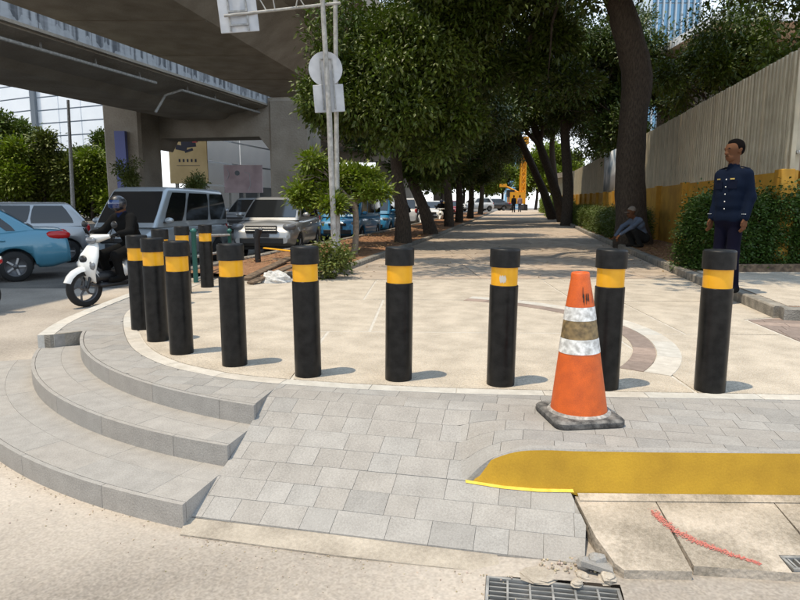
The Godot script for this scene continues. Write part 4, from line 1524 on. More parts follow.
# --- scooter, forward is +x, origin on the ground under its middle
func scooter(label: String, at: Vector3, turn: float) -> Node3D:
	var o := thing("scooter", label, "scooter", at, turn, "motor scooters on the road")
	for e in [[0.63, 0.28], [-0.6, 0.28]]:
		var wn := Node3D.new()
		wn.name = "wheel"
		o.add_child(wn, true)
		wn.position = Vector3(e[0], e[1], 0)
		var ax := Basis.from_euler(Vector3(PI / 2, 0, 0))
		var m := mb(1)
		m.lathe([Vector2(0.2, -0.035), Vector2(0.25, -0.05), Vector2(0.28, -0.025), Vector2(0.28, 0.025), Vector2(0.25, 0.05), Vector2(0.2, 0.035)], 26, Vector3.ZERO, ax, false)
		part("tyre", m.done(), M.tyre, wn)
		m = mb(1)
		m.lathe([Vector2(0.205, -0.036), Vector2(0.185, -0.03), Vector2(0.185, 0.03), Vector2(0.205, 0.036)], 26, Vector3.ZERO, ax, false)
		for k in 5:
			var a := TAU * k / 5
			m.tube([Vector3(cos(a) * 0.03, sin(a) * 0.03, 0), Vector3(cos(a + 0.25) * 0.11, sin(a + 0.25) * 0.11, 0), Vector3(cos(a) * 0.19, sin(a) * 0.19, 0)], [0.02, 0.014, 0.016], 6)
		m.lathe([Vector2(0.04, -0.05), Vector2(0.04, 0.05)], 12, Vector3.ZERO, ax, true)
		part("rim", m.done(), M.rimdark, wn)
	# front mudguard
	var m := mb(1)
	var rings := []
	for i in 9:
		var a := deg_to_rad(lerpf(20, 165, i / 8.0))
		var c := Vector3(0.63 + cos(a) * 0.31, 0.28 + sin(a) * 0.31, 0)
		var nrm_ := Vector3(cos(a), sin(a), 0)
		var w := 0.075 - 0.02 * absf(i - 4.0) / 4.0
		rings.append([c - nrm_ * 0.05 + Vector3(0, 0, w), c + nrm_ * 0.005 + Vector3(0, 0, w * 0.8), c + nrm_ * 0.02, c + nrm_ * 0.005 - Vector3(0, 0, w * 0.8), c - nrm_ * 0.05 - Vector3(0, 0, w)])
	m.loft(rings, false, false)
	part("front_mudguard", m.done(), M.bikewhite, o)
	m = mb(1)
	for s in [-1, 1]: m.tube([Vector3(0.63, 0.28, s * 0.075), Vector3(0.5, 0.66, s * 0.06)], [0.022, 0.025], 8)
	m.tube([Vector3(0.52, 0.6, 0), Vector3(0.4, 0.98, 0)], [0.035, 0.03], 8)
	part("fork", m.done(), M.bikeblack, o)
	# leg shield
	m = mb(1)
	rings = []
	for e in [[0.50, 0.36, 0.1, 0.05], [0.56, 0.5, 0.18, 0.09], [0.55, 0.62, 0.215, 0.1], [0.5, 0.76, 0.2, 0.1], [0.44, 0.88, 0.13, 0.08], [0.4, 0.94, 0.06, 0.05]]:
		var r := []
		for j in 12:
			var a := TAU * j / 12
			var k := 1.0 if cos(a) > 0 else 0.5
			r.append(Vector3(e[0] + cos(a) * e[3] * k, e[1] + cos(a) * 0.02, sin(a) * e[2]))
		rings.append(r)
	m.loft(rings, true, true)
	part("front_fairing", m.done(), M.bikewhite, o)
	for s in [-1, 1]:
		var sg := part("indicator", lamp_mesh(Vector3(0.07, 0.13, 0.15)), M.lamp, o)
		sg.position = Vector3(0.585, 0.62, s * 0.14)
		sg.rotation.x = s * 0.5
	m = mb(1)
	m.ball(Vector3(0.62, 0.71, 0), Vector3(0.03, 0.06, 0.09), 10, 6)
	part("front_emblem_panel", m.done(), M.bikeblack, o)
	# handlebar cowl with headlight
	m = mb(1)
	rings = []
	for i in 9:
		var t := (i - 4) / 4.0
		var r := []
		for j in 8:
			var a := TAU * j / 8
			r.append(Vector3(0.4 - absf(t) * 0.1 + cos(a) * 0.1 * (1.0 - 0.72 * absf(t)), 1.0 + absf(t) * 0.05 + sin(a) * 0.075 * (1.0 - 0.66 * absf(t)), t * 0.24))
		rings.append(r)
	m.loft(rings, true, true)
	part("handlebar_cowl", m.done(), M.bikewhite, o)
	part("headlight", lamp_mesh(Vector3(0.1, 0.1, 0.22)), M.lamp, o).position = Vector3(0.475, 0.985, 0)
	for s in [-1, 1]:
		m = mb(1)
		m.tube([Vector3(0.31, 1.045, s * 0.2), Vector3(0.25, 1.05, s * 0.36)], [0.018, 0.018], 8)
		part("grip", m.done(), M.bikeblack, o)
		m = mb(1)
		m.tube([Vector3(0.33, 1.05, s * 0.26), Vector3(0.3, 1.04, s * 0.38)], [0.006, 0.006], 5)
		part("brake_lever", m.done(), M.chrome, o)
		m = mb(1)
		m.tube([Vector3(0.32, 1.06, s * 0.24), Vector3(0.33, 1.19, s * 0.33)], [0.007, 0.006], 5)
		m.ball(Vector3(0.32, 1.22, s * 0.36), Vector3(0.02, 0.055, 0.075), 10, 6)
		part("mirror", m.done(), M.bikeblack, o)
	# floor and body
	m = mb(1)
	m.box(Vector3(0.2, 0.31, 0), Vector3(0.5, 0.07, 0.28), Basis.IDENTITY, 0.02)
	m.box(Vector3(0.2, 0.42, 0), Vector3(0.62, 0.18, 0.12), Basis.IDENTITY, 0.03)
	part("floor_board", m.done(), M.bikeblack, o)
	m = mb(1)
	rings = []
	for e in [[0.02, 0.48, 0.1, 0.12], [-0.15, 0.55, 0.14, 0.14], [-0.45, 0.6, 0.15, 0.13], [-0.75, 0.68, 0.11, 0.1], [-0.93, 0.76, 0.04, 0.05]]:
		var r := []
		for j in 10:
			var a := TAU * j / 10
			r.append(Vector3(e[0], e[1] + sin(a) * e[3], cos(a) * e[2]))
		rings.append(r)
	m.loft(rings, true, true)
	part("side_panel", m.done(), M.bikewhite, o)
	m = mb(1)
	m.box(Vector3(-0.4, 0.34, 0), Vector3(0.5, 0.24, 0.2), Basis.IDENTITY, 0.04)
	part("engine", m.done(), M.bikeblack, o)
	m = mb(1)
	m.tube([Vector3(-0.25, 0.3, -0.14), Vector3(-0.5, 0.34, -0.16), Vector3(-0.85, 0.42, -0.17)], [0.04, 0.055, 0.05], 10)
	part("exhaust", m.done(), M.bikeblack, o)
	m = mb(1)
	rings = []
	for e in [[0.0, 0.66, 0.08, 0.03], [-0.12, 0.72, 0.13, 0.045], [-0.4, 0.74, 0.14, 0.05], [-0.7, 0.79, 0.12, 0.045], [-0.8, 0.82, 0.06, 0.02]]:
		var r := []
		for j in 10:
			var a := TAU * j / 10
			r.append(Vector3(e[0], e[1] + sin(a) * e[3], cos(a) * e[2]))
		rings.append(r)
	m.loft(rings, true, true)
	part("saddle", m.done(), M.seat, o)
	part("taillight", lamp_mesh(Vector3(0.08, 0.08, 0.16)), M.redlamp, o).position = Vector3(-0.9, 0.74, 0)
	return o


# bones: [a, b, ra, rb, colour]; tapered capsules joined with a smooth minimum, meshed as surface nets
func sdf_into(st: SurfaceTool, bones: Array, cell: float, k: float):
	var lo := Vector3(1e9, 1e9, 1e9)
	var hi := -lo
	for b in bones:
		var r: float = maxf(b[2], b[3]) + k + cell * 3
		for p in [b[0], b[1]]:
			lo = lo.min(p - Vector3.ONE * r)
			hi = hi.max(p + Vector3.ONE * r)
	var n := Vector3i((hi - lo) / cell) + Vector3i(2, 2, 2)
	var total := n.x * n.y * n.z
	var val := PackedFloat32Array()
	val.resize(total)
	val.fill(9.0)
	var who := PackedInt32Array()
	who.resize(total)
	var best := PackedFloat32Array()
	best.resize(total)
	best.fill(9.0)
	var sx := n.y * n.z
	for bi in bones.size():
		var b: Array = bones[bi]
		var a: Vector3 = b[0]
		var d: Vector3 = b[1] - a
		var dd := maxf(d.length_squared(), 1e-9)
		var ra: float = b[2]
		var rb: float = b[3]
		var r := maxf(ra, rb) + k + cell * 2
		var p0 := Vector3i(((a.min(b[1]) - Vector3.ONE * r) - lo) / cell)
		var p1 := Vector3i(((a.max(b[1]) + Vector3.ONE * r) - lo) / cell) + Vector3i.ONE
		for i in range(maxi(p0.x, 0), mini(p1.x, n.x)):
			for j in range(maxi(p0.y, 0), mini(p1.y, n.y)):
				var base := i * sx + j * n.z
				for l in range(maxi(p0.z, 0), mini(p1.z, n.z)):
					var p := lo + Vector3(i, j, l) * cell - a
					var t := clampf(p.dot(d) / dd, 0.0, 1.0)
					var ds := (p - d * t).length() - lerpf(ra, rb, t)
					var id := base + l
					if ds < best[id]:
						best[id] = ds
						who[id] = bi
					var v := val[id]
					var h := maxf(k - absf(v - ds), 0.0) / k
					val[id] = minf(v, ds) - h * h * k * 0.25
	var vert := {}
	var offs := [0, sx, n.z, sx + n.z, 1, sx + 1, n.z + 1, sx + n.z + 1]
	var corner := [Vector3(0, 0, 0), Vector3(1, 0, 0), Vector3(0, 1, 0), Vector3(1, 1, 0), Vector3(0, 0, 1), Vector3(1, 0, 1), Vector3(0, 1, 1), Vector3(1, 1, 1)]
	var edges := [[0, 1], [2, 3], [4, 5], [6, 7], [0, 2], [1, 3], [4, 6], [5, 7], [0, 4], [1, 5], [2, 6], [3, 7]]
	for i in n.x - 1:
		for j in n.y - 1:
			for l in n.z - 1:
				var id := i * sx + j * n.z + l
				if val[id] > cell * 3.0: continue
				var neg := 0
				for o in offs:
					if val[id + o] < 0: neg += 1
				if neg == 0 or neg == 8: continue
				var s := Vector3.ZERO
				var c := 0
				for e in edges:
					var va := val[id + offs[e[0]]]
					var vb := val[id + offs[e[1]]]
					if (va < 0) != (vb < 0):
						s += corner[e[0]].lerp(corner[e[1]], va / (va - vb))
						c += 1
				vert[id] = lo + (Vector3(i, j, l) + s / c) * cell
	for id in vert.keys():
		# three edges leaving the low corner
		for ax in 3:
			var step: int = [sx, n.z, 1][ax]
			var o1: int = [n.z, 1, sx][ax]
			var o2: int = [1, sx, n.z][ax]
			if (val[id] < 0) == (val[id + step] < 0): continue
			var q := [id, id - o1, id - o1 - o2, id - o2]
			if not (vert.has(q[1]) and vert.has(q[2]) and vert.has(q[3])): continue
			if val[id] < 0: q.reverse()
			for t in [0, 1, 2, 0, 2, 3]:
				st.set_smooth_group(1)
				var qi: int = q[t]
				st.set_color(bones[who[qi]][4])
				st.add_vertex(vert[qi])


func hand_bones(w: Vector3, dir: Vector3, side: Vector3, skin: Color, curl := 0.35) -> Array:
	# palm and five fingers hanging from the wrist w along dir; side points to the thumb
	var nrm_ := dir.cross(side).normalized()
	var b := []
	for s in [-0.02, 0.0, 0.02]:
		b.append([w + side * s * 0.6, w + dir * 0.085 + side * s * 1.2, 0.018, 0.016, skin])
	var lens := [0.062, 0.078, 0.084, 0.074]
	for i in 4:
		var r := w + dir * 0.085 + side * (-0.03 + 0.02 * i)
		var m: Vector3 = r + dir * lens[i] * 0.55 + nrm_ * curl * 0.02
		b.append([r, m, 0.0095, 0.0088, skin])
		b.append([m, m + dir * lens[i] * 0.4 + nrm_ * curl * 0.07, 0.0088, 0.0075, skin])
	var tb := w + dir * 0.025 + side * 0.025
	b.append([tb, tb + dir * 0.035 + side * 0.022, 0.013, 0.011, skin])
	b.append([tb + dir * 0.035 + side * 0.022, tb + dir * 0.07 + side * 0.022 + nrm_ * 0.008, 0.011, 0.008, skin])
	return b


func head_bones(c: Vector3, f: Vector3, skin: Color) -> Array:
	# c: centre of the skull, f: the way the face looks
	var u := Vector3.UP
	var s := f.cross(u).normalized()
	var at := func(a: float, b: float, cc: float): return c + f * a + u * b + s * cc
	var lip := skin * 0.62
	var dark := Color(0.012, 0.009, 0.008)
	return [
		[at.call(-0.025, 0.03, 0), at.call(0.02, 0.03, 0), 0.083, 0.082, skin],
		[at.call(0.025, -0.02, 0), at.call(0.035, -0.06, 0), 0.066, 0.055, skin],
		[at.call(0.045, -0.075, -0.012), at.call(0.045, -0.075, 0.012), 0.04, 0.04, skin],
		[at.call(-0.02, -0.11, 0), at.call(-0.01, -0.03, 0), 0.054, 0.056, skin],
		[at.call(0.088, 0.012, 0), at.call(0.106, -0.022, 0), 0.011, 0.016, skin],
		[at.call(0.098, -0.026, -0.012), at.call(0.098, -0.026, 0.012), 0.011, 0.011, skin],
		[at.call(0.08, 0.03, -0.032), at.call(0.08, 0.03, 0.032), 0.015, 0.015, skin],
		[at.call(0.09, 0.031, -0.042), at.call(0.092, 0.033, -0.018), 0.006, 0.006, dark],
		[at.call(0.09, 0.031, 0.042), at.call(0.092, 0.033, 0.018), 0.006, 0.006, dark],
		[at.call(0.081, 0.012, -0.034), at.call(0.083, 0.012, -0.026), 0.009, 0.009, dark],
		[at.call(0.081, 0.012, 0.034), at.call(0.083, 0.012, 0.026), 0.009, 0.009, dark],
		[at.call(0.086, -0.056, -0.02), at.call(0.086, -0.056, 0.02), 0.01, 0.01, lip],
		[at.call(-0.012, -0.015, 0.082), at.call(-0.018, 0.02, 0.088), 0.013, 0.017, skin],
		[at.call(-0.012, -0.015, -0.082), at.call(-0.018, 0.02, -0.088), 0.013, 0.017, skin],
	]


func person_node(label: String, at: Vector3, turn: float, body: Array, head: Array, hands: Array, cell: float) -> Node3D:
	var o := thing("person", label, "person", at, turn)
	var st := SurfaceTool.new()
	st.begin(Mesh.PRIMITIVE_TRIANGLES)
	sdf_into(st, body, cell, 0.04)
	if head.size() > 0: sdf_into(st, head, 0.0055, 0.016)
	for h in hands: sdf_into(st, h, 0.0045, 0.008)
	st.generate_normals()
	part("body", st.commit(), M.person, o)
	return o


func sdf_part(called: String, bones: Array, cell: float, k: float, m: Material, parent: Node):
	var st := SurfaceTool.new()
	st.begin(Mesh.PRIMITIVE_TRIANGLES)
	sdf_into(st, bones, cell, k)
	st.generate_normals()
	return part(called, st.commit(), m, parent)


func stander(shirt: Color, trousers: Color, skin: Color, shoe: Color, stride: float, sc := 1.0) -> Array:
	var v := func(x: float, y: float, z: float): return Vector3(x, y, z) * sc
	var b := [
		[v.call(0, 0.88, -0.065), v.call(0, 0.88, 0.065), 0.1 * sc, 0.1 * sc, trousers],
		[v.call(0.005, 0.925, -0.07), v.call(0.005, 0.925, 0.07), 0.11 * sc, 0.11 * sc, shirt],
		[v.call(0.012, 1.06, -0.062), v.call(0.012, 1.06, 0.062), 0.112 * sc, 0.112 * sc, shirt],
		[v.call(0.012, 1.17, -0.068), v.call(0.012, 1.17, 0.068), 0.113 * sc, 0.113 * sc, shirt],
		[v.call(0.008, 1.29, -0.085), v.call(0.008, 1.29, 0.085), 0.113 * sc, 0.113 * sc, shirt],
		[v.call(-0.005, 1.37, -0.1), v.call(-0.005, 1.37, 0.1), 0.095 * sc, 0.095 * sc, shirt],
		[v.call(-0.015, 1.42, -0.14), v.call(-0.015, 1.42, 0.14), 0.07 * sc, 0.07 * sc, shirt],
		[v.call(-0.01, 1.44, 0), v.call(0.0, 1.505, 0), 0.085 * sc, 0.06 * sc, shirt],
		[v.call(-0.01, 1.5, 0), v.call(0.005, 1.6, 0), 0.054 * sc, 0.055 * sc, skin],
	]
	for s in [-1.0, 1.0]:
		var sw: float = stride * s
		b.append([v.call(0, 0.86, s * 0.085), v.call(0.02 + sw * 0.16, 0.49, s * 0.092), 0.086 * sc, 0.07 * sc, trousers])
		b.append([v.call(0.02 + sw * 0.16, 0.49, s * 0.092), v.call(-0.02 + sw * 0.26, 0.09, s * 0.098), 0.068 * sc, 0.062 * sc, trousers])
		b.append([v.call(-0.06 + sw * 0.26, 0.042, s * 0.11), v.call(0.13 + sw * 0.26, 0.036, s * 0.13), 0.042 * sc, 0.036 * sc, shoe])
		b.append([v.call(-0.015, 1.415, s * 0.178), v.call(-0.05 - sw * 0.1, 1.15, s * 0.218), 0.064 * sc, 0.055 * sc, shirt])
		b.append([v.call(-0.05 - sw * 0.1, 1.15, s * 0.218), v.call(0.03 - sw * 0.14, 0.91, s * 0.222), 0.052 * sc, 0.044 * sc, shirt])
	return b


func cloth(r: float, g: float, b: float) -> StandardMaterial3D:
	var m := flat(r, g, b, 0.95)
	m.metallic_specular = 0.2
	return m


func build_people():
	var skin := Color(0.11, 0.052, 0.03)
	# --- uniformed man
	var navy := Color(0.006, 0.0085, 0.02)
	var navy2 := Color(0.004, 0.006, 0.012)
	var d := 7.45
	var at := A(724, 290, d)
	at.y = rise(d) + 0.123
	var body := stander(navy, navy2, skin, Color(0.01, 0.01, 0.01), 0.0, 0.985)
	var hands := [hand_bones(Vector3(0.03, 0.895, 0.219), Vector3(0.12, -1, 0).normalized(), Vector3(1, 0.12, 0).normalized(), skin), hand_bones(Vector3(0.03, 0.895, -0.219), Vector3(0.12, -1, 0).normalized(), Vector3(1, 0.12, 0).normalized(), skin)]
	var face := Vector3(0.96, -0.02, 0.28).normalized()
	var g := person_node("standing man in navy buttoned uniform looking aside by the clipped hedge", at, turn_to(-0.9, 0.45), body, head_bones(Vector3(0.01, 1.665, 0), face, skin), hands, 0.013)
	var hb := []
	var c := Vector3(0.01, 1.665, 0)
	var fs := face.cross(Vector3.UP).normalized()
	for e in [[-0.035, 0.06, 0.0, 0.082], [0.0, 0.078, 0.0, 0.066], [0.04, 0.09, 0.0, 0.04], [-0.055, 0.02, 0.0, 0.068], [-0.03, 0.04, 0.035, 0.064], [-0.03, 0.04, -0.035, 0.064]]:
		var p: Vector3 = c + face * e[0] + Vector3.UP * e[1] + fs * e[2]
		hb.append([p, p + Vector3(0, 0.001, 0), e[3], e[3], Color.BLACK])
	sdf_part("hair", hb, 0.007, 0.02, M.hair, g)
	for i in 5:
		var m := mb(1)
		m.lathe([Vector2(0.008, 0), Vector2(0.007, 0.004), Vector2(0.001, 0.005)], 10, Vector3.ZERO, Basis.from_euler(Vector3(0, 0, -PI / 2)), true)
		part("button", m.done(), M.button, g).position = Vector3(0.118 + 0.004 * sin(i * 0.8), 1.34 - i * 0.085, -0.005)
	for s in [1.0, -1.0]:
		var m := mb()
		m.box(Vector3.ZERO, Vector3(0.012, 0.1, 0.1), Basis.IDENTITY, 0.004)
		var pk := part("breast_pocket", m.done(), cloth(0.0055, 0.008, 0.019), g)
		pk.position = Vector3(0.115, 1.28, s * 0.085)
		pk.rotation.y = -s * 0.25
		m = mb()
		m.box(Vector3.ZERO, Vector3(0.006, 0.014, 0.05))
		part("name_bar" if s > 0 else "badge", m.done(), M.brass, pk).position = Vector3(0.01, 0.065, 0)
		m = mb()
		m.box(Vector3.ZERO, Vector3(0.05, 0.01, 0.1), Basis.IDENTITY, 0.003)
		var ep := part("shoulder_strap", m.done(), cloth(0.005, 0.007, 0.015), g)
		ep.position = Vector3(-0.015, 1.475, s * 0.14)
		ep.rotation.x = s * 0.25
		var cm := mb()
		for k in [-0.02, 0.0, 0.02]: cm.box(Vector3(0.0, 0, k), Vector3(0.01, 0.006, 0.008))
		part("cuff_buttons", cm.done(), M.button, g).position = Vector3(0.066, 0.94, s * 0.222)

	# --- squatting worker
	var shirt := Color(0.1, 0.125, 0.17)
	var pants := Color(0.022, 0.02, 0.02)
	var wd := 15.6
	var wa := A(637, 246, wd)
	wa.y = rise(wd) + 0.12
	var wb := [
		[Vector3(-0.16, 0.22, -0.08), Vector3(-0.16, 0.22, 0.08), 0.125, 0.125, pants],
		[Vector3(-0.15, 0.26, 0), Vector3(0.0, 0.52, 0), 0.135, 0.15, shirt],
		[Vector3(0.02, 0.56, -0.09), Vector3(0.02, 0.56, 0.09), 0.125, 0.125, shirt],
		[Vector3(0.07, 0.67, -0.13), Vector3(0.07, 0.67, 0.13), 0.075, 0.075, shirt],
		[Vector3(0.1, 0.7, 0), Vector3(0.18, 0.79, 0), 0.055, 0.052, skin],
	]
	for s in [-1.0, 1.0]:
		wb.append([Vector3(-0.12, 0.22, s * 0.1), Vector3(0.22, 0.42, s * 0.17), 0.1, 0.075, pants])
		wb.append([Vector3(0.22, 0.42, s * 0.17), Vector3(0.02, 0.09, s * 0.14), 0.07, 0.058, pants])
		wb.append([Vector3(-0.04, 0.045, s * 0.14), Vector3(0.18, 0.035, s * 0.16), 0.045, 0.036, Color(0.03, 0.025, 0.02)])
		wb.append([Vector3(0.07, 0.66, s * 0.18), Vector3(0.32, 0.5, s * 0.2), 0.062, 0.052, shirt])
		wb.append([Vector3(0.32, 0.5, s * 0.2), Vector3(0.56, 0.3 - s * 0.02, s * 0.1), 0.05, 0.038, shirt])
	var wh := []
	for s in [-1.0, 1.0]:
		wh.append(hand_bones(Vector3(0.57, 0.29 - s * 0.02, s * 0.1), Vector3(0.75, -0.66, 0).normalized(), Vector3(0, 0, -s), skin, 0.8))
	var wf := Vector3(0.94, -0.34, 0.0).normalized()
	var w := person_node("squatting worker in grey blue shirt and cap working at the kerb", wa, turn_to(-1.0, 0.25), wb, head_bones(Vector3(0.22, 0.86, 0), wf, skin), wh, 0.014)
	var capb := []
	for e in [[-0.03, 0.055, 0.0, 0.088], [0.01, 0.06, 0.0, 0.078]]:
		var p: Vector3 = Vector3(0.22, 0.86, 0) + wf * e[0] + Vector3.UP * e[1]
		capb.append([p, p + Vector3(0, 0.001, 0), e[3], e[3], Color.BLACK])
	var capo = sdf_part("cap", capb, 0.009, 0.03, M.cap, w)
	var vm := mb(1)
	vm.ball(Vector3(0.335, 0.865, 0), Vector3(0.065, 0.012, 0.07), 12, 6)
	part("peak", vm.done(), M.cap, capo)

	# --- scooter and rider
	var fw := Vector3(-0.5, 0, 0.866)
	var front := U(86, 307, -0.335)
	var sc_at := Vector3(front.x, 0, front.z) - fw * 0.63
	sc_at.y = road_h(sc_at.x, sc_at.z)
	var bike := scooter("white scooter with black helmeted rider waiting by the bollards", sc_at, turn_to(fw.x, fw.z))
	var jacket := Color(0.009, 0.009, 0.01)
	var trous := Color(0.008, 0.008, 0.009)
	var rb := [
		[Vector3(-0.28, 0.87, -0.08), Vector3(-0.28, 0.87, 0.08), 0.12, 0.12, trous],
		[Vector3(-0.27, 0.93, 0), Vector3(-0.16, 1.14, 0), 0.145, 0.155, jacket],
		[Vector3(-0.14, 1.18, -0.1), Vector3(-0.14, 1.18, 0.1), 0.13, 0.13, jacket],
		[Vector3(-0.11, 1.31, -0.16), Vector3(-0.11, 1.31, 0.16), 0.08, 0.08, jacket],
		[Vector3(-0.1, 1.34, 0), Vector3(-0.06, 1.43, 0), 0.075, 0.065, Color(0.012, 0.02, 0.07)],
		[Vector3(-0.05, 1.46, 0), Vector3(-0.03, 1.5, 0), 0.085, 0.085, skin],
	]
	for s in [-1.0, 1.0]:
		rb.append([Vector3(-0.25, 0.86, s * 0.1), Vector3(0.19, 0.74, s * 0.17), 0.1, 0.078, trous])
		rb.append([Vector3(0.19, 0.74, s * 0.17), Vector3(0.12, 0.44, s * 0.15), 0.072, 0.058, trous])
		rb.append([Vector3(0.08, 0.39, s * 0.15), Vector3(0.3, 0.385, s * 0.16), 0.045, 0.038, Color(0.01, 0.01, 0.01)])
		rb.append([Vector3(-0.1, 1.3, s * 0.2), Vector3(0.04, 1.1, s * 0.32), 0.075, 0.062, jacket])
		rb.append([Vector3(0.04, 1.1, s * 0.32), Vector3(0.22, 1.08, s * 0.32), 0.058, 0.046, jacket])
	var rh := []
	for s in [-1.0, 1.0]:
		rh.append(hand_bones(Vector3(0.2, 1.08, s * 0.31), Vector3(1, -0.1, 0).normalized(), Vector3(0, 0, -s), Color(0.012, 0.012, 0.012), 1.0))
	var rider := person_node("rider in black jacket and blue visored helmet on the white scooter", sc_at, turn_to(fw.x, fw.z), rb, [], rh, 0.014)
	helmet_parts(rider, Vector3(-0.02, 1.535, 0))
	# --- a second scooter just entering at the picture's edge
	var s2 := on_road(-14, 8.55)
	copy_of(bike, s2 + Vector3(-0.78, 0, 0.1), turn_to(-1.0, 0.25), "white scooter with only its tail showing at the road's open side")
	# --- scooters further up the road, with riders
	var n := 0
	for e in [[403, 30.0, "dark motor scooter beside the second blue minibus", "motorcyclist in black riding beside the second blue minibus"], [423, 35.0, "dark motor scooter in front of the leaning tree trunk", "motorcyclist in black riding in front of the leaning trunk"], [441, 41.0, "dark motor scooter ahead of the white hatchback", "motorcyclist in black riding ahead of the white hatchback"]]:
		var p := on_road(e[0], e[1])
		copy_of(bike, p, turn_to(-0.19, 1.0), e[2])
		copy_of(rider, p, turn_to(-0.19, 1.0), e[3])
		n += 1
	# --- two people far along the footpath
	for e in [[513.5, 66.0, Color(0.01, 0.01, 0.012), Color(0.012, 0.012, 0.015), "distant walker in black in the middle of the footpath", 1.0], [519.5, 68.0, Color(0.3, 0.22, 0.24), Color(0.05, 0.05, 0.06), "distant walker in pale pink top next to the one in black", -1.0]]:
		var x: float = (e[0] - 400.0) / F * e[1] * 0.99
		var b := stander(e[2], e[3], skin, Color(0.01, 0.01, 0.01), 0.6 * e[5], 1.0)
		b.append([Vector3(0, 1.68, 0), Vector3(0.01, 1.71, 0), 0.095, 0.09, Color(0.02, 0.015, 0.012)])
		person_node(e[4], on_path(x, e[1]), turn_to(-0.19 * e[5], 1.0 * e[5]), b, [], [], 0.03)


func helmet_parts(p: Node3D, c: Vector3):
	var m := mb(1)
	m.ball(c, Vector3(0.135, 0.13, 0.122), 20, 12)
	var h := part("helmet", m.done(), M.helmet, p)
	# visor: a patch of a slightly larger sphere facing forward
	m = mb(1)
	var rings := []
	for i in 6:
		var la := lerpf(-0.5, 0.42, i / 5.0)
		var r := []
		for j in 13:
			var lo := lerpf(-1.15, 1.15, j / 12.0)
			r.append(c + Vector3(cos(la) * cos(lo) * 0.147, sin(la) * 0.137 - 0.005, cos(la) * sin(lo) * 0.132))
		rings.append(r)
	m.loft(rings, false, false)
	part("visor", m.done(), M.visor, h)
	m = mb(1)
	rings = []
	for i in 3:
		var la := lerpf(0.42, 0.75, i / 2.0)
		var r := []
		for j in 13:
			var lo := lerpf(-1.0, 1.0, j / 12.0)
			r.append(c + Vector3(cos(la) * cos(lo) * 0.143, sin(la) * 0.136, cos(la) * sin(lo) * 0.129))
		rings.append(r)
	m.loft(rings, false, false)
	part("dark_trim", m.done(), M.helmetdark, h)
	return h


func scatter(called: String, label: String, category: String, mesh: Mesh, m: Material, count: int, seed_: int, place: Callable, smin: float, smax: float):
	var r := RandomNumberGenerator.new()
	r.seed = seed_
	var mm := MultiMesh.new()
	mm.transform_format = MultiMesh.TRANSFORM_3D
	mm.use_colors = true
	mm.mesh = mesh
	mm.instance_count = count
	for i in count:
		var p: Vector3 = place.call(r)
		mm.set_instance_transform(i, Transform3D(Basis.from_euler(Vector3(r.randf_range(-0.3, 0.3), r.randf() * TAU, r.randf_range(-0.3, 0.3))).scaled(Vector3.ONE * r.randf_range(smin, smax)), p))
		var k := r.randf_range(0.55, 1.0)
		mm.set_instance_color(i, Color(k, k * r.randf_range(0.85, 1.0), k * r.randf_range(0.7, 0.95)))
	var o := MultiMeshInstance3D.new()
	o.name = numbered(called)
	o.multimesh = mm
	o.material_override = m
	tag(o, label, category)
	o.set_meta("kind", "stuff")
	add_child(o)


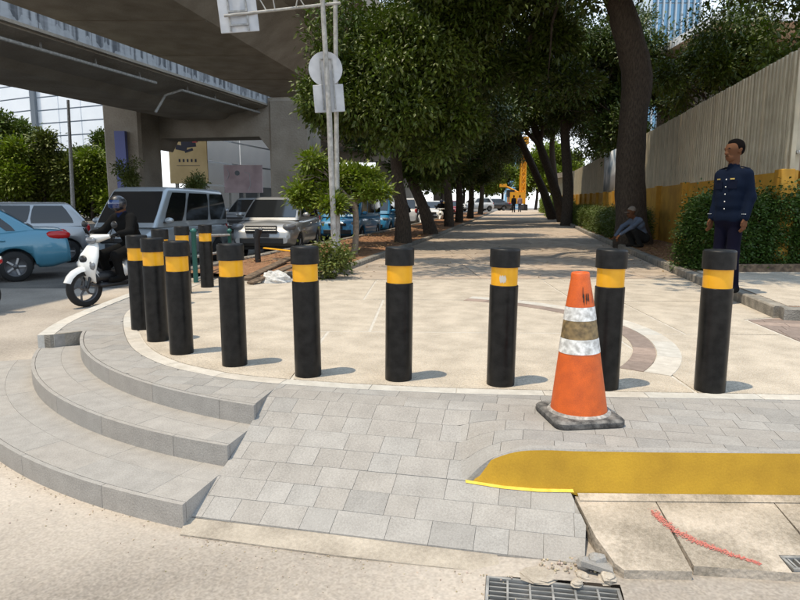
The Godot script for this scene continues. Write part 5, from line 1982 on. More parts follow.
func build_litter():
	# dry leaf: a small bent diamond
	var st := mb()
	st.tri(Vector3(-0.035, 0.002, 0), Vector3(0, 0.008, 0.014), Vector3(0.035, 0.004, 0))
	st.tri(Vector3(-0.035, 0.002, 0), Vector3(0.035, 0.004, 0), Vector3(0, 0.01, -0.014))
	var leaf := st.done()
	var lm := flat(0.3, 0.2, 0.1, 0.9)
	lm.vertex_color_use_as_albedo = true
	scatter("leaf_litter", "dry brown leaf litter on the earth under the big tree", "leaf litter", leaf, lm, 1500, 5, func(r):
		var d: float = r.randf_range(10.6, 22.0)
		var x: float = 2.86 + KX * d + r.randf() * 1.25
		return Vector3(x, rise(d) + 0.119, -d), 0.6, 1.5)
	scatter("leaf_litter", "dry leaves scattered over the red earth of the roadside verge", "leaf litter", leaf, lm, 1300, 6, func(r):
		var d: float = r.randf_range(11.0, 28.0)
		var j: float = r.randf_range(0.1, 2.3)
		return Vector3(-3.23 + 0.195 * d - j, rise(d) + 0.13, -d), 0.7, 1.6)
	scatter("leaf_litter", "few stray dry leaves on the shaded footpath", "leaf litter", leaf, lm, 260, 7, func(r):
		var d: float = r.randf_range(9.8, 26.0)
		var t: float = r.randf()
		t = t * t if r.randf() < 0.5 else 1.0 - t * t
		var x: float = lerpf(-3.0 + 0.195 * d, 2.6 + KX * d, t)
		return Vector3(x, rise(d) + 0.004, -d), 0.5, 1.1)
	var pm := mb()
	pm.ball(Vector3(0, 0.003, 0), Vector3(0.008, 0.006, 0.006), 5, 3)
	var gm := flat(0.5, 0.44, 0.36, 0.95)
	gm.vertex_color_use_as_albedo = true
	var pebble := pm.done()
	scatter("gravel", "loose grit along the foot of the lowest step and ramp", "gravel", pebble, gm, 420, 8, func(r):
		var p: Vector2
		if r.randf() < 0.6:
			var a: float = deg_to_rad(r.randf_range(106.0, 160.0))
			p = ray_circle(Vector2(0.5, -7.0), 4.525 + pow(r.randf(), 3.0) * 0.35, a)
		else:
			var x: float = r.randf_range(-1.0, 0.5)
			p = Vector2(x, zb(x) + 0.06 + pow(r.randf(), 3.0) * 0.3)
		return Vector3(p.x, road_h(p.x, p.y) + 0.001, p.y), 0.15, 0.65)
	scatter("gravel", "crumbs of broken concrete round the damaged ramp corner", "gravel", pebble, gm, 150, 9, func(r):
		var w := U(r.randf_range(540, 640), r.randf_range(556, 572), -0.325)
		return Vector3(w.x, road_h(w.x, w.z) + 0.001, w.z), 0.3, 1.2)
	scatter("gravel", "sparse grit strewn over the dusty road", "gravel", pebble, gm, 240, 10, func(r):
		var x: float = r.randf_range(-3.4, 2.6)
		var z: float = r.randf_range(-2.5, -1.4)
		if z < zb(x) + 0.1: z = zb(x) + 0.1 + r.randf() * 0.8
		return Vector3(x, road_h(x, z) + 0.001, z), 0.12, 0.4)


func clump(key: String, leaves: int, rad: float, ll: float, lw: float) -> ArrayMesh:
	if mesh_cache.has(key): return mesh_cache[key]
	var r := RandomNumberGenerator.new()
	r.seed = hash(key)
	var st := SurfaceTool.new()
	st.begin(Mesh.PRIMITIVE_TRIANGLES)
	for i in leaves:
		var p := Vector3(r.randfn(), r.randfn() * 0.8, r.randfn()) * rad * 0.5
		var dir := (p.normalized() + Vector3(r.randf_range(-0.6, 0.6), r.randf_range(-0.7, 0.4), r.randf_range(-0.6, 0.6))).normalized()
		var side := dir.cross(Vector3(r.randf_range(-0.5, 0.5), 1, r.randf_range(-0.5, 0.5))).normalized()
		var up := side.cross(dir).normalized()
		var l := ll * r.randf_range(0.7, 1.25)
		var w := lw * r.randf_range(0.75, 1.2)
		var c := r.randf_range(0.65, 1.0)
		st.set_color(Color(c, c, c * 0.9))
		st.set_smooth_group(-1 if false else 4294967295)
		var a := p
		var b := p + dir * l * 0.45 + side * w * 0.5 + up * w * 0.15
		var d := p + dir * l
		var e := p + dir * l * 0.45 - side * w * 0.5 + up * w * 0.15
		for v in [a, b, d, a, d, e]: st.add_vertex(v)
	st.generate_normals()
	mesh_cache[key] = st.commit()
	return mesh_cache[key]


# blobs: [centre, radii, count]
func crown(parent: Node3D, called: String, blobs: Array, mesh: Mesh, m: Material, seed_: int, smin := 0.7, smax := 1.3, shell := 0.4, gap := -0.25):
	var r := RandomNumberGenerator.new()
	r.seed = seed_
	var nz := noise(seed_, 0.45, 2)
	var xf := []
	for b in blobs:
		var c := 0
		var tries := 0
		# boughs: sub-clusters that give the crown its lumps and gaps
		var subs := []
		for k in maxi(5, int(b[2] / 60.0)):
			var sd := Vector3(r.randfn(), r.randfn(), r.randfn()).normalized()
			subs.append([b[0] + sd * pow(r.randf(), 0.45) * 0.85 * b[1], b[1] * r.randf_range(0.22, 0.5)])
		while c < b[2] and tries < b[2] * 4:
			tries += 1
			var d := Vector3(r.randfn(), r.randfn(), r.randfn()).normalized()
			var sc: Array = subs[r.randi() % subs.size()]
			var p: Vector3 = sc[0] + d * pow(r.randf(), shell) * sc[1]
			if nz.get_noise_3dv(p * 1.6) < gap: continue
			var s := r.randf_range(smin, smax)
			xf.append(Transform3D(Basis.from_euler(Vector3(r.randf_range(-0.6, 0.6), r.randf() * TAU, r.randf_range(-0.6, 0.6))).scaled(Vector3.ONE * s), p))
			c += 1
	var mm := MultiMesh.new()
	mm.transform_format = MultiMesh.TRANSFORM_3D
	mm.use_colors = true
	mm.mesh = mesh
	mm.instance_count = xf.size()
	for i in xf.size():
		mm.set_instance_transform(i, xf[i])
		var k := r.randf_range(0.6, 1.0)
		var yl := r.randf_range(0.0, 0.18)
		mm.set_instance_color(i, Color(minf(k + yl, 1.0), k, k * 0.85))
	var o := MultiMeshInstance3D.new()
	o.name = called
	o.multimesh = mm
	o.material_override = m
	o.set_meta("kind", "stuff")
	parent.add_child(o, true)
	return o


func limb_tube(m: Mb, a: Vector3, b: Vector3, ra: float, rb: float, r: RandomNumberGenerator, sag := 0.12):
	var l := a.distance_to(b)
	var pts := [a]
	var rad := [ra]
	for i in range(1, 5):
		var t := i / 4.0
		var j := Vector3(r.randf_range(-1, 1), r.randf_range(-0.3, 1), r.randf_range(-1, 1)) * l * sag * sin(t * PI)
		pts.append(a.lerp(b, t) + j)
		rad.append(lerpf(ra, rb, t))
	m.tube(pts, rad, 7, false)
	return pts


# trunk: list of [Vector3, radius] relative to the base
func tree(called: String, label: String, at: Vector3, trunk: Array, blobs: Array, mesh: Mesh, m: Material, seed_: int, group := "", bark: Material = null, shell := 0.4, gap := -0.25, smin := 0.7, smax := 1.3) -> Node3D:
	var o := thing(called, label, "tree", at, 0.0, group)
	if bark == null: bark = M.bark
	var r := RandomNumberGenerator.new()
	r.seed = seed_
	var pts := []
	var rad := []
	for t in trunk:
		pts.append(t[0])
		rad.append(t[1])
	# smoother trunk
	var sp := []
	var sr := []
	for i in pts.size() - 1:
		for k in 4:
			var p0: Vector3 = pts[max(i - 1, 0)]
			var p3: Vector3 = pts[min(i + 2, pts.size() - 1)]
			sp.append(pts[i].cubic_interpolate(pts[i + 1], p0, p3, k / 4.0))
			sr.append(lerpf(rad[i], rad[i + 1], k / 4.0) * r.randf_range(0.95, 1.06))
	sp.append(pts[-1])
	sr.append(rad[-1])
	var tb := mb(1)
	tb.tube(sp, sr, 12, true)
	part("trunk", tb.done(), bark, o)
	var top: Vector3 = pts[-1]
	for b in blobs:
		var lm := mb(1)
		var from: Vector3 = top if r.randf() < 0.6 else pts[-2]
		var fr: float = rad[-1] * 0.7
		var lp = limb_tube(lm, from, b[0], fr, maxf(fr * 0.3, 0.012), r)
		for k in 5:
			var d := Vector3(r.randfn(), r.randfn() * 0.7, r.randfn()).normalized()
			limb_tube(lm, lp[1 + r.randi() % 3], b[0] + d * b[1] * 0.85, fr * 0.35, 0.008, r)
		part("limb", lm.done(), bark, o)
	crown(o, "crown", blobs, mesh, m, seed_, smin, smax, shell, gap)
	return o


func hedge(label: String, a: Vector3, along: Vector3, size: Vector3, count: int, m: Material, seed_: int, cm: Mesh, lumpy := 0.08):
	var o := thing("hedge", label, "hedge", a, turn_to(along.x, along.z))
	var r := RandomNumberGenerator.new()
	r.seed = seed_
	var nz := noise(seed_, 1.1, 2)
	var mm := MultiMesh.new()
	mm.transform_format = MultiMesh.TRANSFORM_3D
	mm.use_colors = true
	mm.mesh = cm
	mm.instance_count = count
	for i in count:
		var p := Vector3(r.randf() * size.x, r.randf() * size.y, (r.randf() - 0.5) * size.z)
		# push most clumps to the skin of the box
		var f := r.randf()
		if f < 0.4: p.z = size.z * 0.5 * (1.0 if r.randf() < 0.65 else -1.0)
		elif f < 0.62: p.y = size.y
		elif f < 0.74: p.x = 0.0 if r.randf() < 0.7 else size.x
		var d := (p - Vector3(size.x * 0.5, size.y * 0.5, 0)).normalized()
		p += d * lumpy * (nz.get_noise_3dv(p * 1.3) * 2.0) + Vector3(r.randfn(), r.randfn(), r.randfn()) * 0.03
		if p.y > size.y * 0.92 and r.randf() < 0.12: p.y += r.randf() * 0.22
		p.y = maxf(p.y, 0.03)
		mm.set_instance_transform(i, Transform3D(Basis.from_euler(Vector3(r.randf_range(-0.7, 0.7), r.randf() * TAU, r.randf_range(-0.7, 0.7))).scaled(Vector3.ONE * r.randf_range(0.7, 1.2)), p))
		var k := r.randf_range(0.55, 1.0)
		mm.set_instance_color(i, Color(minf(k + r.randf_range(0, 0.15), 1), k, k * 0.8))
	var mi := MultiMeshInstance3D.new()
	mi.name = "foliage"
	mi.multimesh = mm
	mi.material_override = m
	mi.set_meta("kind", "stuff")
	o.add_child(mi)
	var st := mb(1)
	var x := 0.2
	while x < size.x:
		limb_tube(st, Vector3(x, -0.02, 0), Vector3(x + r.randf_range(-0.15, 0.15), size.y * 0.85, r.randf_range(-0.2, 0.2)), 0.025, 0.008, r)
		x += 0.35
	part("stems", st.done(), M.bark, o)
	return o


func build_plants():
	var cl := clump("big", 26, 0.42, 0.17, 0.085)
	var cm := clump("mid", 26, 0.32, 0.13, 0.065)
	var cs := clump("small", 22, 0.15, 0.06, 0.034)
	# --- big tree on the right
	var d := 17.0
	var b := A(633, 243, d)
	b.y = rise(d) + 0.11
	var P := func(px, py, dd): return A(px, py, dd) - b
	tree("street_tree", "massive dark trunked tree growing by the kerb behind the squatting worker", b, [[Vector3(0, -0.1, 0), 0.56], [P.call(631, 215, 17), 0.41], [P.call(630, 170, 17), 0.38], [P.call(633, 120, 17), 0.37], [P.call(637, 78, 17), 0.4], [P.call(629, 38, 16.8), 0.36], [P.call(616, -8, 16.5), 0.33], [P.call(604, -70, 16), 0.26]],
		[[Vector3(-1.5, 7.6, 3.0), Vector3(3.0, 1.7, 3.2), 900], [Vector3(1.8, 7.8, 2.5), Vector3(3.0, 1.8, 3.2), 900], [Vector3(-3.4, 7.0, -0.8), Vector3(2.8, 1.7, 2.8), 900], [Vector3(-0.5, 8.6, -1.5), Vector3(3.8, 2.0, 3.4), 1000], [Vector3(-2.6, 5.3, -2.2), Vector3(1.9, 1.0, 1.9), 520], [Vector3(-0.8, 7.4, 6.0), Vector3(2.8, 1.2, 2.2), 420], [Vector3(-4.2, 7.9, 5.8), Vector3(2.8, 1.1, 2.4), 260], [Vector3(-7.0, 8.2, 5.4), Vector3(2.4, 1.0, 2.2), 200], [Vector3(-2.6, 7.9, 9.0), Vector3(2.4, 1.0, 1.6), 110], [Vector3(2.6, 8.0, 7.2), Vector3(2.6, 1.1, 2.4), 260]],
		cl, M.leafdark, 101, "", null, 0.4, -0.08)
	# --- leaning trunks further along
	var row := [[567, 33.0, 565, 135, -0.2, "straight dark trunked tree along the yellow wall"], [563, 38.0, 540, 146, -1.2, "dark tree leaning over the footpath past the straight trunk"], [553, 43.0, 524, 148, -1.8, "farther leaning tree whose trunk tilts steeply over the footpath"], [556, 56.0, 552, 150, 0.0, "distant tree beyond the leaning trunks on the wall side"]]
	var i := 0
	for e in row:
		b = A(e[0], 206, e[1])
		b.y = rise(e[1]) + 0.1
		var top: Vector3 = A(e[2], e[3], e[1]) - b
		tree("street_tree", e[5], b, [[Vector3(0, -0.1, 0), 0.34], [top * 0.4 + Vector3(0.12, 0, 0), 0.27], [top, 0.24], [top + Vector3(e[4] * 0.6, 2.0, 0.3), 0.2]],
			[[top + Vector3(e[4] - 1.4, 3.4, 1.2), Vector3(3.0, 2.0, 3.0), 620], [top + Vector3(e[4] + 2.2, 3.2, 1.0), Vector3(3.0, 2.0, 3.0), 560], [top + Vector3(e[4] + 0.4, 5.2, -1.0), Vector3(3.6, 2.4, 3.4), 720], [top + Vector3(e[4] - 0.6, 1.4, 0.5), Vector3(1.8, 1.0, 1.8), 260]],
			cl, M.leafdark if i != 1 else M.leaf, 120 + i, "trees on the wall side of the footpath", null, 0.4, -0.08)
		i += 1
	# --- left row
	var left := [[403, 246, 18.0, 398, 185, "dark trunked tree right behind the small bright tree"], [432, 236, 23.5, 411, 178, "tree with trunk leaning towards the road"], [449, 229, 30.0, 446, 176, "dense dark tree in the middle of the roadside row"], [459, 224, 36.0, 458, 176, "dense dark tree next along the roadside row"], [470, 220, 44.0, 471, 178, "slim dark tree further along the roadside row"], [480, 217, 54.0, 482, 180, "farthest slim tree of the roadside row"]]
	i = 0
	for e in left:
		b = A(e[0], e[1], e[2])
		b.y = rise(e[2]) + 0.04
		var top: Vector3 = A(e[3], e[4], e[2]) - b
		var bl := [[top + Vector3(-1.0, 2.4, 0.6), Vector3(2.3, 1.9, 2.3), 620], [top + Vector3(1.3, 2.6, 0.2), Vector3(2.3, 1.9, 2.3), 620], [top + Vector3(0.0, 4.6, -0.2), Vector3(3.0, 2.3, 3.0), 820], [top + Vector3(0.2, 0.9, -0.4), Vector3(1.8, 1.1, 1.7), 380]]
		if i == 0:
			bl = [[top + Vector3(-1.2, 2.0, 0.9), Vector3(1.5, 1.2, 1.3), 620], [top + Vector3(0.6, 2.2, 0.3), Vector3(1.8, 1.5, 1.8), 700], [top + Vector3(-0.5, 3.6, 0.5), Vector3(2.1, 1.7, 1.9), 800], [top + Vector3(1.2, 4.2, 0.4), Vector3(2.0, 1.5, 1.8), 520]]
		if i > 2:
			bl.append([top + Vector3(-1.5, 0.2, 0.4), Vector3(1.6, 1.0, 1.6), 300])
		tree("street_tree", e[5], b, [[Vector3(0, -0.1, 0), 0.26 if i != 1 else 0.3], [top * 0.5 + Vector3(0.06, 0, 0), 0.2], [top, 0.17], [top + Vector3(-0.1, 1.2, 0), 0.14]], bl, cl if i > 0 else cm, M.leafdark if i != 0 else M.leaf, 140 + i, "trees along the road side of the footpath")
		i += 1
	# --- small bright tree by the poles
	d = 13.9
	b = A(354, 262, d)
	b.y = rise(d) + 0.1
	P = func(px, py, dd): return A(px, py, dd) - b
	tree("young_tree", "small bright green tree with thin trunk beside the sign poles", b, [[Vector3(0, -0.1, 0), 0.085], [P.call(356, 235, d), 0.07], [P.call(355, 208, d), 0.065], [P.call(348, 196, d), 0.05]],
		[[P.call(322, 178, d), Vector3(0.62, 0.36, 0.6), 230], [P.call(345, 182, d + 0.3), Vector3(0.75, 0.4, 0.6), 260], [P.call(368, 186, d + 0.2), Vector3(0.55, 0.3, 0.55), 170], [P.call(306, 194, d), Vector3(0.42, 0.28, 0.5), 130], [P.call(316, 163, d), Vector3(0.24, 0.2, 0.24), 45], [P.call(330, 200, d - 0.4), Vector3(0.5, 0.2, 0.4), 110]],
		clump("bright", 18, 0.2, 0.115, 0.05), M.leafbright, 160, "", M.bark_pale, 0.45, -0.3)
	# --- undergrowth at the foot of the poles
	for e in [[326, 274, 0.42, M.leafolive, "low scrubby plant with yellowing leaves at the pole foot", 34], [340, 270, 0.34, M.leaf, "low green plant between the poles and the kerb", 26], [312, 268, 0.3, M.leafolive, "dry looking low plant beside the trench", 24]]:
		var p := U(e[0], e[1], 0.08)
		var o := thing("shrub", e[4], "shrub", p, 0.0)
		crown(o, "foliage", [[Vector3(0, e[2] * 0.45, 0), Vector3(e[2], e[2] * 0.7, e[2]), e[5] * 2]], cs, e[3], int(e[0]), 0.8, 1.6, 0.5, -1.0)
		var sm := mb(1)
		var rr := RandomNumberGenerator.new()
		rr.seed = int(e[0])
		for k in 6: limb_tube(sm, Vector3(0, -0.03, 0), Vector3(rr.randf_range(-1, 1), 1.3, rr.randf_range(-1, 1)) * e[2] * 0.6, 0.01, 0.004, rr)
		part("stems", sm.done(), M.bark_pale, o)
	# --- hedges
	hedge("clipped dark green hedge in front of the yellow wall beside the uniformed man", Vector3(4.95, rise(10) + 0.12, -10.35), Vector3(1, 0, -0.03), Vector3(4.6, 1.1, 1.0), 5200, M.hedge, 201, cs)
	var e3 := mb()
	e3.box(Vector3(2.3, 0.06, 0), Vector3(4.6, 0.13, 0.06), Basis.IDENTITY, 0.008)
	var eo := thing("bed_edging", "low dark edging board along the front of the clipped hedge", "edging", Vector3(5.0, rise(9.8) + 0.12, -9.74), 0.02)
	part("board", e3.done(), M.wood, eo)
	for h in [[17.9, 3.6, 0.85, "low clipped hedge just beyond the massive tree trunk"], [22.0, 5.5, 0.75, "long low hedge in the middle of the yellow wall"], [29.0, 10.0, 0.8, "far low hedge towards the leaning trees"]]:
		var x0: float = 3.35 + KX * h[0]
		hedge(h[3], Vector3(x0, rise(h[0]) + 0.1, -h[0]), Vector3(KX, 0, -1), Vector3(h[1], h[2], 0.8), int(h[1] * 330), M.leaf, int(h[0] * 7), cs)
	for h in [[44.0, 10.0, 1.0, "bright green hedge at the far end of the wall"], [62.0, 8.0, 1.3, "sunny hedge closing the end of the footpath"]]:
		hedge(h[3], Vector3(3.1 + KX * h[0], rise(h[0]) + 0.1, -h[0]), Vector3(KX, 0, -1), Vector3(h[1], h[2], 1.2), int(h[1] * 130), M.leafbright, int(h[0] * 7), cm)
	# --- trees behind the slat fence
	for e in [[10.4, 14.5, 6.2, M.leaf, "dark tree crowding above the near end of the slat fence"], [10.3, 20.5, 6.4, M.leaf, "tree with sunlit leaves behind the slat fence"], [13.5, 17.0, 7.4, M.leafdark, "tall dark tree behind the fence in front of the building"], [10.6, 31.0, 8.2, M.leafdark, "dark tree behind the fence level with the far hedge"], [13.6, 40.0, 9.5, M.leaf, "broad tree behind the fence near the leaning trunks"], [15.6, 50.0, 10.0, M.leafdark, "farthest tree behind the fence"]]:
		var p := Vector3(e[0], rise(e[1]) + 0.1, -e[1])
		var h: float = e[2]
		tree("garden_tree", e[4], p, [[Vector3(0, 0, 0), 0.2], [Vector3(0.1, h * 0.3, 0), 0.16], [Vector3(-0.1, h * 0.6, 0), 0.12]], [[Vector3(-0.9, h * 0.72, 0.4), Vector3(1.6, 1.4, 1.6) * h / 6, 330], [Vector3(0.9, h * 0.8, 0.2), Vector3(1.6, 1.4, 1.6) * h / 6, 330], [Vector3(0, h, -0.2), Vector3(1.9, 1.4, 1.8) * h / 6, 360], [Vector3(0, h * 0.5, 0.3), Vector3(1.4, 1.0, 1.2) * h / 6, 160]], cl if h > 7.5 else cm, e[3], int(e[1] * 13), "trees behind the fence")
	# --- sunny trees beyond the road on the left
	for e in [[-8, 47.0, 6.6, 3.4, M.leafbright, "bushy bright tree behind the blue taxi"], [22, 52.0, 8.6, 3.9, M.leaf, "tall bushy tree against the white building"], [48, 49.0, 6.8, 3.1, M.leafolive, "olive green bush beside the thin lamp pole"], [70, 54.0, 5.2, 3.1, M.leafbright, "low bright bush behind the silver hatchback"], [95, 50.0, 5.6, 2.9, M.leafbright, "round bright bush between lamp pole and minivan"], [108, 54.0, 7.2, 3.0, M.leaf, "upright green bush near the blue faced pier"]]:
		var p := on_road(e[1] * 0.0 + e[0], e[1])
		var h: float = e[2]
		var w: float = e[3]
		tree("roadside_tree", e[5], p, [[Vector3(0, -0.1, 0), 0.16], [Vector3(0.1, h * 0.3, 0), 0.12], [Vector3(0, h * 0.5, 0), 0.09]], [[Vector3(-w * 0.4, h * 0.45, 0.3), Vector3(w * 0.7, h * 0.4, w * 0.6), 420], [Vector3(w * 0.45, h * 0.5, 0), Vector3(w * 0.7, h * 0.42, w * 0.6), 420], [Vector3(0, h * 0.72, 0), Vector3(w * 0.7, h * 0.3, w * 0.6), 320]], clump("roadside", 26, 0.55, 0.24, 0.12), e[4], int(e[1] * 3 + e[0]), "sunny trees across the road", null, 0.45, -0.4, 0.9, 1.5)
	for e in [[135, 33.0, 2.8, 0.9, M.leafolive, "small speckled tree in front of the left pier"], [196, 33.0, 2.1, 0.8, M.leafolive, "small speckled tree in front of the cream board"]]:
		var p := on_road(e[0], e[1])
		var h: float = e[2]
		tree("roadside_tree", e[5], p, [[Vector3(0, -0.1, 0), 0.06], [Vector3(0.04, h * 0.5, 0), 0.045], [Vector3(0, h * 0.9, 0), 0.03]], [[Vector3(0, h * 1.1, 0), Vector3(e[3], 0.8, e[3]), 90], [Vector3(0.2, h * 0.75, 0.1), Vector3(e[3] * 0.8, 0.5, e[3]), 50]], cm, e[4], int(e[0]), "small trees under the viaduct")


# lateral L to the left of the camera's own line along the road, at depth d
func vp(l: float, d: float, y: float) -> Vector3:
	return Vector3(0.194 * d - l, y, -d)


func build_viaducts():
	# lower deck: box girder climbing gently
	var o := thing("viaduct", "lower concrete viaduct deck with rain streaked parapet over the road", "viaduct")
	var up := func(d: float): return 0.03 * (d - 18.0)
	var sec := [Vector2(15.0, 6.5), Vector2(15.05, 6.32), Vector2(17.3, 5.95), Vector2(17.7, 5.68), Vector2(20.6, 5.68), Vector2(21.0, 5.95), Vector2(22.6, 6.35), Vector2(22.7, 6.9), Vector2(15.05, 6.7)]
	var m := mb()
	var rings := []
	for i in 12:
		var d := -6.0 + i * 11.0
		var r := []
		for q in sec: r.append(vp(q.x, d, q.y + up.call(d)))
		rings.append(r)
	m.loft(rings, true, true)
	part("deck", m.done(), M.pier, o)
	# parapet segments, streaked face towards the camera
	for i in 34:
		var da := -4.0 + i * 2.4
		var db := da + 2.38
		var st := SurfaceTool.new()
		st.begin(Mesh.PRIMITIVE_TRIANGLES)
		st.set_smooth_group(4294967295)
		var c := func(l: float, d: float, y: float, uv: Vector2):
			st.set_uv(uv)
			st.add_vertex(vp(l, d, y + up.call(d)))
		var u0 := fposmod(i * 0.117, 1.0)
		var u1 := u0 + 0.117
		for f in [[[14.93, 6.5, 1.0], [14.93, 6.93, 0.0]], [[14.93, 6.93, 0.0], [15.2, 6.93, 0.05]], [[15.2, 6.93, 0.05], [15.2, 6.5, 1.0]], [[15.2, 6.5, 0.9], [14.93, 6.5, 1.0]]]:
			var a: Array = f[0]
			var b: Array = f[1]
			c.call(a[0], da, a[1], Vector2(u0, a[2])); c.call(b[0], da, b[1], Vector2(u0, b[2])); c.call(b[0], db, b[1], Vector2(u1, b[2]))
			c.call(a[0], da, a[1], Vector2(u0, a[2])); c.call(b[0], db, b[1], Vector2(u1, b[2])); c.call(a[0], db, a[1], Vector2(u1, a[2]))
		st.generate_normals()
		part("parapet_panel", st.commit(), M.streak, o)
	m = mb()
	var lrings := []
	for i in 12:
		var d := -6.0 + i * 8.0
		var r := []
		for q in [Vector2(14.9, 6.49), Vector2(14.9, 6.39), Vector2(15.15, 6.36), Vector2(15.15, 6.49)]: r.append(vp(q.x, d, q.y + up.call(d)))
		lrings.append(r)
	m.loft(lrings, true, true)
	part("ledge", m.done(), M.pier, o)
	# drain pipe under the edge with brackets
	for s in [[2.0, 27.0], [29.0, 45.0]]:
		m = mb(1)
		var pts := []
		for k in 6:
			var d := lerpf(s[0], s[1], k / 5.0)
			pts.append(vp(15.45, d, 6.02 + up.call(d)))
		m.tube(pts, [0.06], 8)
		part("drain_pipe", m.done(), M.galv, o)
		var d2: float = s[0] + 0.5
		while d2 < s[1]:
			m = mb()
			m.box(vp(15.45, d2, 6.14 + up.call(d2)), Vector3(0.05, 0.3, 0.05))
			part("pipe_bracket", m.done(), M.steel, o)
			d2 += 2.6
	m = mb(1)
	m.tube([vp(15.5, 29.0, 6.02 + up.call(29.0)), vp(16.2, 29.0, 5.8 + up.call(29.0)), vp(16.4, 28.5, 5.0 + up.call(28.5))], [0.06], 8)
	part("down_pipe", m.done(), M.galv, o)

	# upper deck
	var u := thing("viaduct", "upper wide viaduct deck with brown soffit above the lower one", "viaduct")
	var sec2 := [Vector2(11.5, 15.9), Vector2(11.5, 15.35), Vector2(16.5, 14.9), Vector2(20.0, 12.7), Vector2(31.5, 12.7), Vector2(32.5, 14.9), Vector2(33.0, 15.35), Vector2(33.0, 15.9)]
	m = mb()
	rings = []
	for i in 14:
		var d := -14.0 + i * 10.0
		var r := []
		for q in sec2: r.append(vp(q.x, d, q.y))
		rings.append(r)
	m.loft(rings, true, true)
	part("deck", m.done(), M.pier, u)
	for i in 14:
		var da := -13.0 + i * 7.0
		m = mb()
		var r2 := []
		for dd in [da, da + 6.96]:
			r2.append([vp(11.45, dd, 15.3), vp(11.45, dd, 16.9), vp(11.7, dd, 16.9), vp(11.7, dd, 15.3)])
		m.loft(r2, true, true)
		part("parapet_panel", m.done(), M.pier, u)
	# segment joints on the soffit: proud ribs
	for i in 8:
		m = mb()
		var dd := 14.0 + i * 9.0
		var r3 := []
		for e in [dd, dd + 0.25]:
			r3.append([vp(20.1, e, 12.705), vp(20.1, e, 12.66), vp(31.4, e, 12.66), vp(31.4, e, 12.705)])
		m.loft(r3, true, true)
		part("soffit_rib", m.done(), M.pier, u)
	var lp := mb(1)
	lp.lathe([Vector2(0.35, 0.0), Vector2(0.3, -0.2), Vector2(0.05, -0.25)], 12, vp(22.5, 31.0, 12.68), Basis.IDENTITY, true)
	part("soffit_lamp", lp.done(), M.blacktrim, u)

	# portal pier with cap beam
	for k in 3:
		var d := 38.0 + k * 34.0
		var pn := thing("viaduct_pier", ["concrete portal frame pier with haunched cross beam behind the silver suv", "second portal pier of the viaduct farther up the road", "third portal pier of the viaduct hidden by trees"][k], "bridge pier")
		var beam_top: float = 6.2 + up.call(d)
		var y0 := -0.5
		m = mb()
		var ctop: float = 12.75 if k > 0 else beam_top + 0.55
		m.box(vp(13.6, d, (ctop + y0) / 2), Vector3(2.5, ctop - y0, 2.2), Basis.from_euler(Vector3(0, -0.19, 0)), 0.15)
		part("column", m.done(), M.pier, pn)
		m = mb()
		m.box(vp(23.3, d, (beam_top + 1.0 + y0) / 2), Vector3(2.4, beam_top + 1.0 - y0, 2.2), Basis.from_euler(Vector3(0, -0.19, 0)), 0.15)
		part("column", m.done(), M.pier, pn)
		m = mb()
		var bl := PackedVector2Array([Vector2(-9.8, 0.62), Vector2(-9.8, -1.5), Vector2(-8.6, -2.2), Vector2(-8.2, -1.55), Vector2(-1.9, -1.55), Vector2(-1.3, -2.3), Vector2(-1.0, -2.8), Vector2(0.9, -2.8), Vector2(0.9, 0.62)])
		var r4 := []
		for e in [0.95, -0.95]:
			var r := []
			for q in bl: r.append(vp(13.6, d, beam_top) + Basis.from_euler(Vector3(0, -0.19, 0)) * Vector3(q.x, q.y, e))
			r4.append(r)
		var idx := Geometry2D.triangulate_polygon(bl)
		for t in range(0, idx.size(), 3):
			m.tri(r4[0][idx[t]], r4[0][idx[t + 1]], r4[0][idx[t + 2]])
			m.tri(r4[1][idx[t]], r4[1][idx[t + 2]], r4[1][idx[t + 1]])
		m.loft(r4, true, false)
		part("cross_beam", m.done(), M.pier, pn)
		if k == 0:
			m = mb()
			m.box(A(122.5, 165, 36.7) + Vector3(0, -0.4, 0), Vector3(0.6, 4.6, 0.3))
			part("blue_panel", m.done(), M.bluewall, pn)


